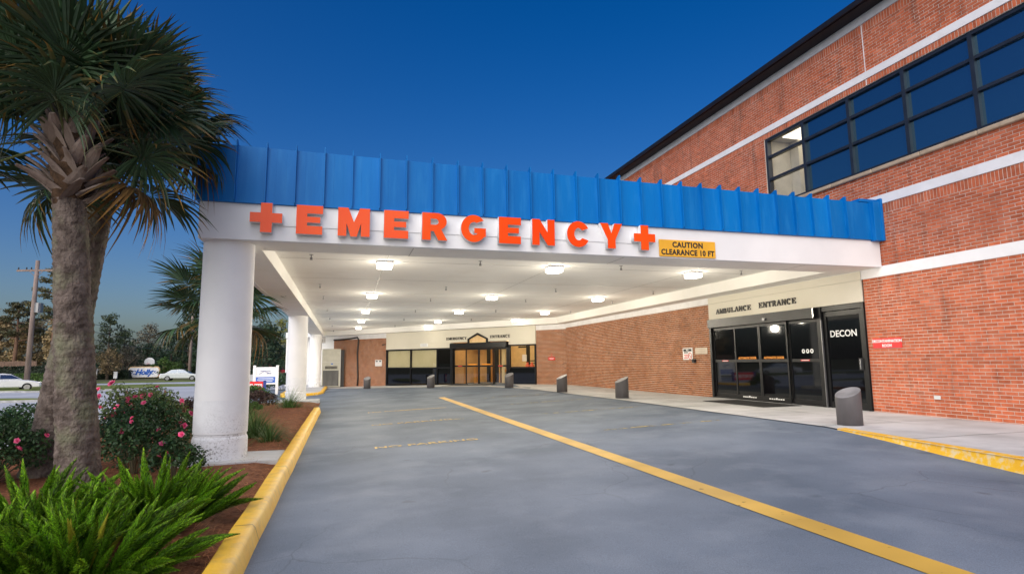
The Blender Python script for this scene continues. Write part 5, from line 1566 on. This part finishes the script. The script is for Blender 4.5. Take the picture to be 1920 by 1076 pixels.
for k, dp, h, w, lab in ((-.3245, 88, 1.15, .55, 'small plain white board before the dark hedge across the street'), (-.3095, 98, 2.0, .35, 'narrow white marker post behind the rounded sign'), (-.3493, 88, 1.6, .3, 'narrow white marker post beside the palm trunk edge')):
    p = at(k, dp, T(-28, 85))
    t = empty('marker_board', lab, 'marker', p, None, FW)
    m = MB(); m.box(-w / 2, w / 2, -.04, .04, h * .12, h); m.build('board', M['paper'], t)
    m = MB(); m.box(-.05, .05, .041, .1, 0, h * .8); m.build('stake', M['pole'], t)

# ------------------------------------------------------------------ vehicles
def car(p, rz, paint, label, kind='sedan', group='vehicles across the street'):
    t = empty('pickup_truck' if kind == 'pickup' else 'car', label, 'pickup truck' if kind == 'pickup' else 'car', p, group, rz)
    if kind == 'sedan':
        low = [(-2.35, .35), (-2.4, .62), (-2.3, .92), (-1.5, .98), (.85, .95), (1.8, .84), (2.3, .70), (2.4, .5), (2.35, .3)]
        cab = [(-1.75, .96), (-1.05, 1.40), (-.1, 1.46), (.35, 1.40), (1.15, .94)]; wb = (-1.42, 1.42); L = 2.4
    else:
        low = [(-2.7, .5), (-2.75, .75), (-2.7, 1.12), (-.7, 1.12), (1.0, 1.14), (2.2, 1.05), (2.65, .9), (2.72, .6), (2.65, .42)]
        cab = [(-.75, 1.10), (-.65, 1.72), (-.1, 1.80), (.5, 1.76), (1.15, 1.12)]; wb = (-1.65, 1.75); L = 2.72
    W = .9
    m = MB(); secs = []
    for y, s in ((-W, .94), (-W * .9, 1.0), (W * .9, 1.0), (W, .94)):
        secs.append(m.add([(x * s, y, .55 + (z - .55) * (s if s < 1 else 1)) for x, z in low]))
    n = len(low)
    for a, b in zip(secs[:-1], secs[1:]):
        for j in range(n): m.face((a + j, a + (j + 1) % n, b + (j + 1) % n, b + j))
    m.face([secs[0] + j for j in range(n)][::-1]); m.face([secs[-1] + j for j in range(n)])
    m.build('body', paint, t, bevel=.05)
    m = MB(); secs = []
    for y in (-1, 1):
        secs.append(m.add([(x, y * (W * .95 - (z - cab[0][1]) * .35), z) for x, z in cab]))
    n = len(cab)
    for j in range(n): m.face((secs[0] + j, secs[0] + (j + 1) % n, secs[1] + (j + 1) % n, secs[1] + j))
    m.face([secs[0] + j for j in range(n)][::-1]); m.face([secs[1] + j for j in range(n)])
    cb = m.build('cabin', paint, t, bevel=.04)
    c0 = cab[0][1]
    zt = max(z for x, z in cab)
    for y in (-1, 1):
        m = MB(); yy = lambda z: y * (W * .95 - (z - c0) * .35 + .012)
        mid = (cab[1][0] + cab[3][0]) / 2
        for a, b, c, d in (((cab[0][0] + .18, c0 + .05), (mid - .04, c0 + .05), (mid - .04, zt - .09), (cab[1][0] + .08, zt - .12)), ((mid + .04, c0 + .05), (cab[4][0] - .16, c0 + .05), (cab[3][0] + .02, zt - .12), (mid + .04, zt - .09))):
            m.quad(*[(q[0], yy(q[1]), q[1]) for q in (a, b, c, d)])
        m.build('side_window', M['carglass'], cb)
    for e, f, nm in ((3, 4, 'windscreen'), (1, 0, 'rear_window')):
        (x0, z0), (x1, z1) = cab[e], cab[f]
        m = MB(); o = .014 if e == 3 else -.014
        y0, y1 = W * .95 - (z0 - c0) * .35 - .08, W * .95 - .08
        P = [(x0 + (x1 - x0) * q + o, z0 + (z1 - z0) * q + .012) for q in (.1, .88)]
        m.quad((P[0][0], -y0, P[0][1]), (P[0][0], y0, P[0][1]), (P[1][0], y1, P[1][1]), (P[1][0], -y1, P[1][1])); m.build(nm, M['carglass'], cb)
    for wx in wb:
        for y in (-1, 1):
            r = .33 if kind == 'sedan' else .39
            m = MB(); m.tube([(wx, y * (W - .19), r), (wx, y * (W + .015), r)], r, 20); wh = m.build('wheel', M['rubber'], t)
            m = MB(); m.tube([(wx, y * (W + .016), r), (wx, y * (W + .03), r)], r * .66, 14); m.build('rim', M['metal'], wh)
    for y in (-1, 1):
        m = MB(); m.box(L - .16, L - .03, y * .55 - .17, y * .55 + .17, .60, .74); m.build('headlight', M['chrome'], t)
        m = MB(); m.box(-L - .012, -L + .10, y * .62 - .16, y * .62 + .16, .68, .84); m.build('tail_light', M['taillight'], t)
    return t
def gz(p, dz=.0): return (p[0], p[1], T(p[0], p[1]) + dz)
car(gz(at(-.462, 48, 0)), math.atan2(.5, .87), M['carwhite'], 'white sedan at the left edge beside the grass verge')
car(gz(at(-.2370, 76, 0)), R(2), M['carsilver'], 'silver sedan on the street left of the first column')
car(gz(at(-.3345, 96, 0), .1), R(-10), M['carblue'], 'pale blue car showing its roof behind the dark hedge')
car(gz(at(-.139, 58, 0)), R(6), M['carwhite'], 'white sedan on the street just right of the first column')
car(gz(at(-.1045, 92, 0)), R(38), M['carred'], 'red pickup truck parked under the oak', 'pickup')

# ------------------------------------------------------------------ trees and hedges across the street
def tree(k, depth, h, w, mat, label, seed, n=2600, size=.16, trunk='trunk', bare=.3, clumps=22, tr=.22, name='tree', lean=0, cat='tree', dens=1.0):
    rnd = random.Random(seed); p = at(k, depth, 0); z = T(p[0], p[1]) - .1
    t = empty(name, label, cat, (p[0], p[1], z), 'trees across the street')
    m = MB(); s = MB()
    s.tube([(0, 0, 0), (lean * .3, 0, h * bare), (lean * .7, 0, h * .6), (lean, 0, h * .9)], [tr, tr * .8, tr * .45, tr * .1], 9)
    for q in range(clumps):
        a = q * 2.399 + rnd.uniform(-.3, .3); f = (q + .5) / clumps
        zz = h * (bare + (1 - bare) * f * .95)
        pr = math.sin(math.pi * min(1, .18 + f * .80)) ** .8
        rr = w * .5 * pr * rnd.uniform(.25, .92)
        c = Vector((lean * f + math.cos(a) * rr, math.sin(a) * rr, zz))
        cr = w * rnd.uniform(.13, .22)
        leaf_cloud(m, c, (cr, cr, cr * rnd.uniform(.55, .8)), n // clumps, size, rnd, shell=.4, tip=.5)
        b0 = Vector((lean * f * .6, 0, max(h * bare * .7, zz - rr * .7)))
        s.tube([b0, (b0 + c) / 2 + Vector((0, 0, rr * .1)), c], [tr * .3, tr * .18, .02], 5)
    m.build('crown', mat, t); s.build('trunk', M[trunk], t, smooth=True)
    return t
def pine(k, depth, h, w, label, seed):
    rnd = random.Random(seed); p = at(k, depth, 0); z = T(p[0], p[1]) - .1
    t = empty('pine_tree', label, 'pine tree', (p[0], p[1], z), 'trees across the street')
    s = MB(); m = MB()
    s.tube([(0, 0, 0), (.1, 0, h * .5), (0, 0, h)], [.3, .22, .06], 9)
    for q in range(17):
        f = .52 + .47 * q / 16; a = q * 2.399; L = w * .5 * (1.12 - (f - .5) * 1.5) * rnd.uniform(.6, 1.1)
        e = Vector((math.cos(a) * L, math.sin(a) * L, h * f + L * .22))
        s.tube([(0, 0, h * f), tuple(e * .5 + Vector((0, 0, h * f * .5 - .1))), tuple(e)], [.09, .06, .02], 5)
        for g in (1.0, .72, .5):
            c = Vector((e.x * g, e.y * g, h * f + (e.z - h * f) * g + .1))
            leaf_cloud(m, c, (.95, .95, .42), 70, .17, rnd, shell=.2, tip=.7)
    m.build('crown', M['pine'], t); s.build('trunk', M['pinetrunk'], t, smooth=True)
pine(-.4075, 78, 15.2, 7.5, 'tall sparse pine right of the utility pole', 1)
pine(-.452, 82, 11.0, 7.0, 'shorter sparse pine left of the utility pole', 2)
for i, (k, d, h, w, mt, lab, n, sz) in enumerate((
    (-.470, 84, 9.2, 7.0, 'treeC', 'tan autumn tree at the left edge behind the white car', 3600, .21),
    (-.432, 86, 9.0, 7.0, 'treeC', 'tan autumn tree right behind the utility pole', 3600, .21),
    (-.395, 84, 9.4, 7.0, 'treeC', 'tan autumn tree half hidden by the palm trunks', 3600, .21),
    (-.336, 92, 10.6, 5.0, 'treeA', 'tall olive tree at the right edge of the palm trunk', 2200, .18),
    (-.316, 96, 8.2, 4.6, 'treeA', 'lower olive tree beside the tall olive one', 2000, .17),
    (-.284, 112, 10.3, 6.5, 'treeD', 'greyish thinning tree above the rounded sign', 2200, .19),
    (-.252, 104, 7.8, 6.0, 'treeB', 'dark tree left of the thin utility pole', 2600, .19),
    (-.229, 98, 11.0, 6.5, 'treeB', 'tallest dark tree behind the thin utility pole', 3400, .19),
    (-.335, 88, 4.6, 4.5, 'treeC', 'low tan tree beside the palm trunk edge', 1500, .15),
    (-.310, 94, 5.4, 4.8, 'treeD', 'low brownish tree left of the bare branched one', 1500, .15),
    (-.285, 99, 5.8, 5.5, 'treeB', 'round dark tree behind the basketball backboard', 2000, .17),
    (-.262, 93, 3.3, 3.2, 'hedge', 'bright green bushy tree right of the backboard', 1400, .13),
    (-.243, 93, 2.6, 3.2, 'hedge', 'low green bushy tree left of the thin utility pole', 1300, .13),
    (-.300, 101, 3.2, 5.5, 'treeB', 'dark undergrowth tree behind the rounded sign', 1500, .15),
    (-.214, 96, 6.0, 4.0, 'treeB', 'dark tree touching the first column edge', 1600, .17),
    (-.098, 118, 11.5, 7.0, 'treeE', 'yellow green tree behind the oak by the second column', 2000, .2),
    (-.062, 100, 8.6, 5.0, 'treeE', 'yellow green tree seen between the second and third columns', 1900, .17),
    (-.150, 112, 8.0, 7.0, 'treeD', 'greyish tree right of the first column behind the oak', 1800, .2),
    (-.520, 90, 9.5, 8.0, 'treeA', 'olive tree just beyond the left edge of the frame', 1500, .2),
    (-.030, 110, 8.0, 8.0, 'treeA', 'olive tree behind the third column', 1500, .2))):
    tree(k, d, h, w, M[mt], lab, 40 + i, n, sz, bare=.22)
tree(-.118, 56, 6.0, 5.0, M['treeB'], 'dense dark oak right of the first column', 90, 5200, .13, bare=.22, clumps=34, tr=.24, name='oak_tree')
# bare-branched crape myrtle
t = empty('bare_tree', 'pale bare branched tree behind the rounded sign', 'tree', gz(at(-.3135, 94, 0)), 'trees across the street')
rnd = random.Random(12); s = MB(); m = MB()
for k in range(9):
    a = k * 2.399; sp = .25 + .16 * (k % 4)
    b = Vector((math.cos(a) * sp * 2.2, math.sin(a) * sp * 2.2, 2.3))
    s.tube([(0, 0, 0), b * .5 + Vector((0, 0, .2)), b], [.09, .06, .045], 6)
    for q in range(4):
        e = b + Vector((rnd.uniform(-.9, .9) + b.x * .5, rnd.uniform(-.9, .9), rnd.uniform(.8, 1.7)))
        s.tube([b, (b + e) / 2, e], [.04, .028, .01], 5)
        leaf_cloud(m, e, (.5, .5, .4), 14, .1, rnd, shell=.1)
s.build('branches', M['paletrunk'], t); m.build('crown', M['treeD'], t)
def hedge(k0, k1, d, h, mat, label, seed, n=2600, size=.12, name='hedge'):
    a, b = Vector(at(k0, d, 0)), Vector(at(k1, d, 0)); c = (a + b) / 2; L = (b - a).length
    t = empty(name, label, 'hedge', (c.x, c.y, T(c.x, c.y) - .05), None, math.atan2(b.y - a.y, b.x - a.x))
    rnd = random.Random(seed); m = MB()
    m.box(-L / 2 + .1, L / 2 - .1, -.35, .35, 0, h - .15, 0, .15)
    for _ in range(n):
        x, y, z = rnd.uniform(-L / 2, L / 2), rnd.choice((-.45, .45)) * rnd.uniform(.85, 1.1), rnd.uniform(0, h)
        if rnd.random() < .35: y = rnd.uniform(-.45, .45); z = h * rnd.uniform(.95, 1.06)
        nrm = Vector((rnd.uniform(-1, 1), rnd.uniform(-1, .4), rnd.uniform(-.3, 1))).normalized()
        e1 = nrm.orthogonal().normalized(); e2 = nrm.cross(e1); q = size * rnd.uniform(.6, 1.2); p = Vector((x, y, z))
        m.quad(p - e1 * q, p - e2 * q * .6, p + e1 * q, p + e2 * q * .6, 0, rnd.random(), rnd.random() * .5)
    m.build('foliage', mat, t)
hedge(-.500, -.352, 72, 2.0, M['darkhedge'], 'long dark clipped hedge behind the white car', 1, 4200, .12)
hedge(-.447, -.385, 63, 1.25, M['hedge'], 'bright green low hedge at the foot of the utility pole', 2, 2600, .10)
hedge(-.352, -.305, 90, 1.3, M['darkhedge'], 'dark hedge behind the small white board', 3, 2200, .12)
hedge(-.292, -.215, 97, 1.75, M['darkhedge'], 'dark hedge under the trees behind the silver car', 4, 3000, .14)
hedge(-.130, -.035, 104, 1.6, M['hedge'], 'green hedge beyond the red pickup', 5, 3000, .16)
# weathered board fence above the dark hedge at the left edge
p = Vector(at(-.455, 76, 0))
t = empty('board_fence', 'weathered brown board fence above the dark hedge at the left', 'fence', (p.x, p.y, T(p.x, p.y)), None, FW)
for k in range(44):
    m = MB() if k == 0 else m
    if k == 0:
        m.box(-.085, .085, -.015, .015, 0, 2.75); bm_ = m.mesh('board', M['fence'])
    obj('board', bm_, t, ((k - 26) * .19, random.uniform(-.006, .006), random.uniform(-.03, .03)))
m = MB(); m.box(-5.1, 3.4, .02, .08, .5, .6); m.box(-5.1, 3.4, .02, .08, 2.2, 2.3); m.build('rail', M['fence'], t)
# distant wood that reads as one mass
rnd = random.Random(70); m = MB()
for k in range(150):
    kk = rnd.uniform(-.75, .02); d = rnd.uniform(135, 165); p = at(kk, d, 0); hh = rnd.uniform(4.5, 8.5)
    leaf_cloud(m, (p[0], p[1], T(*p[:2]) + hh * .5), (4.5, 3, hh * .5), 130, .42, rnd, shell=.5, tip=.4)
o = m.build('far_wood', M['treeB'])
tag(o, 'dark belt of distant woods behind the street trees', 'woods', kind='stuff')
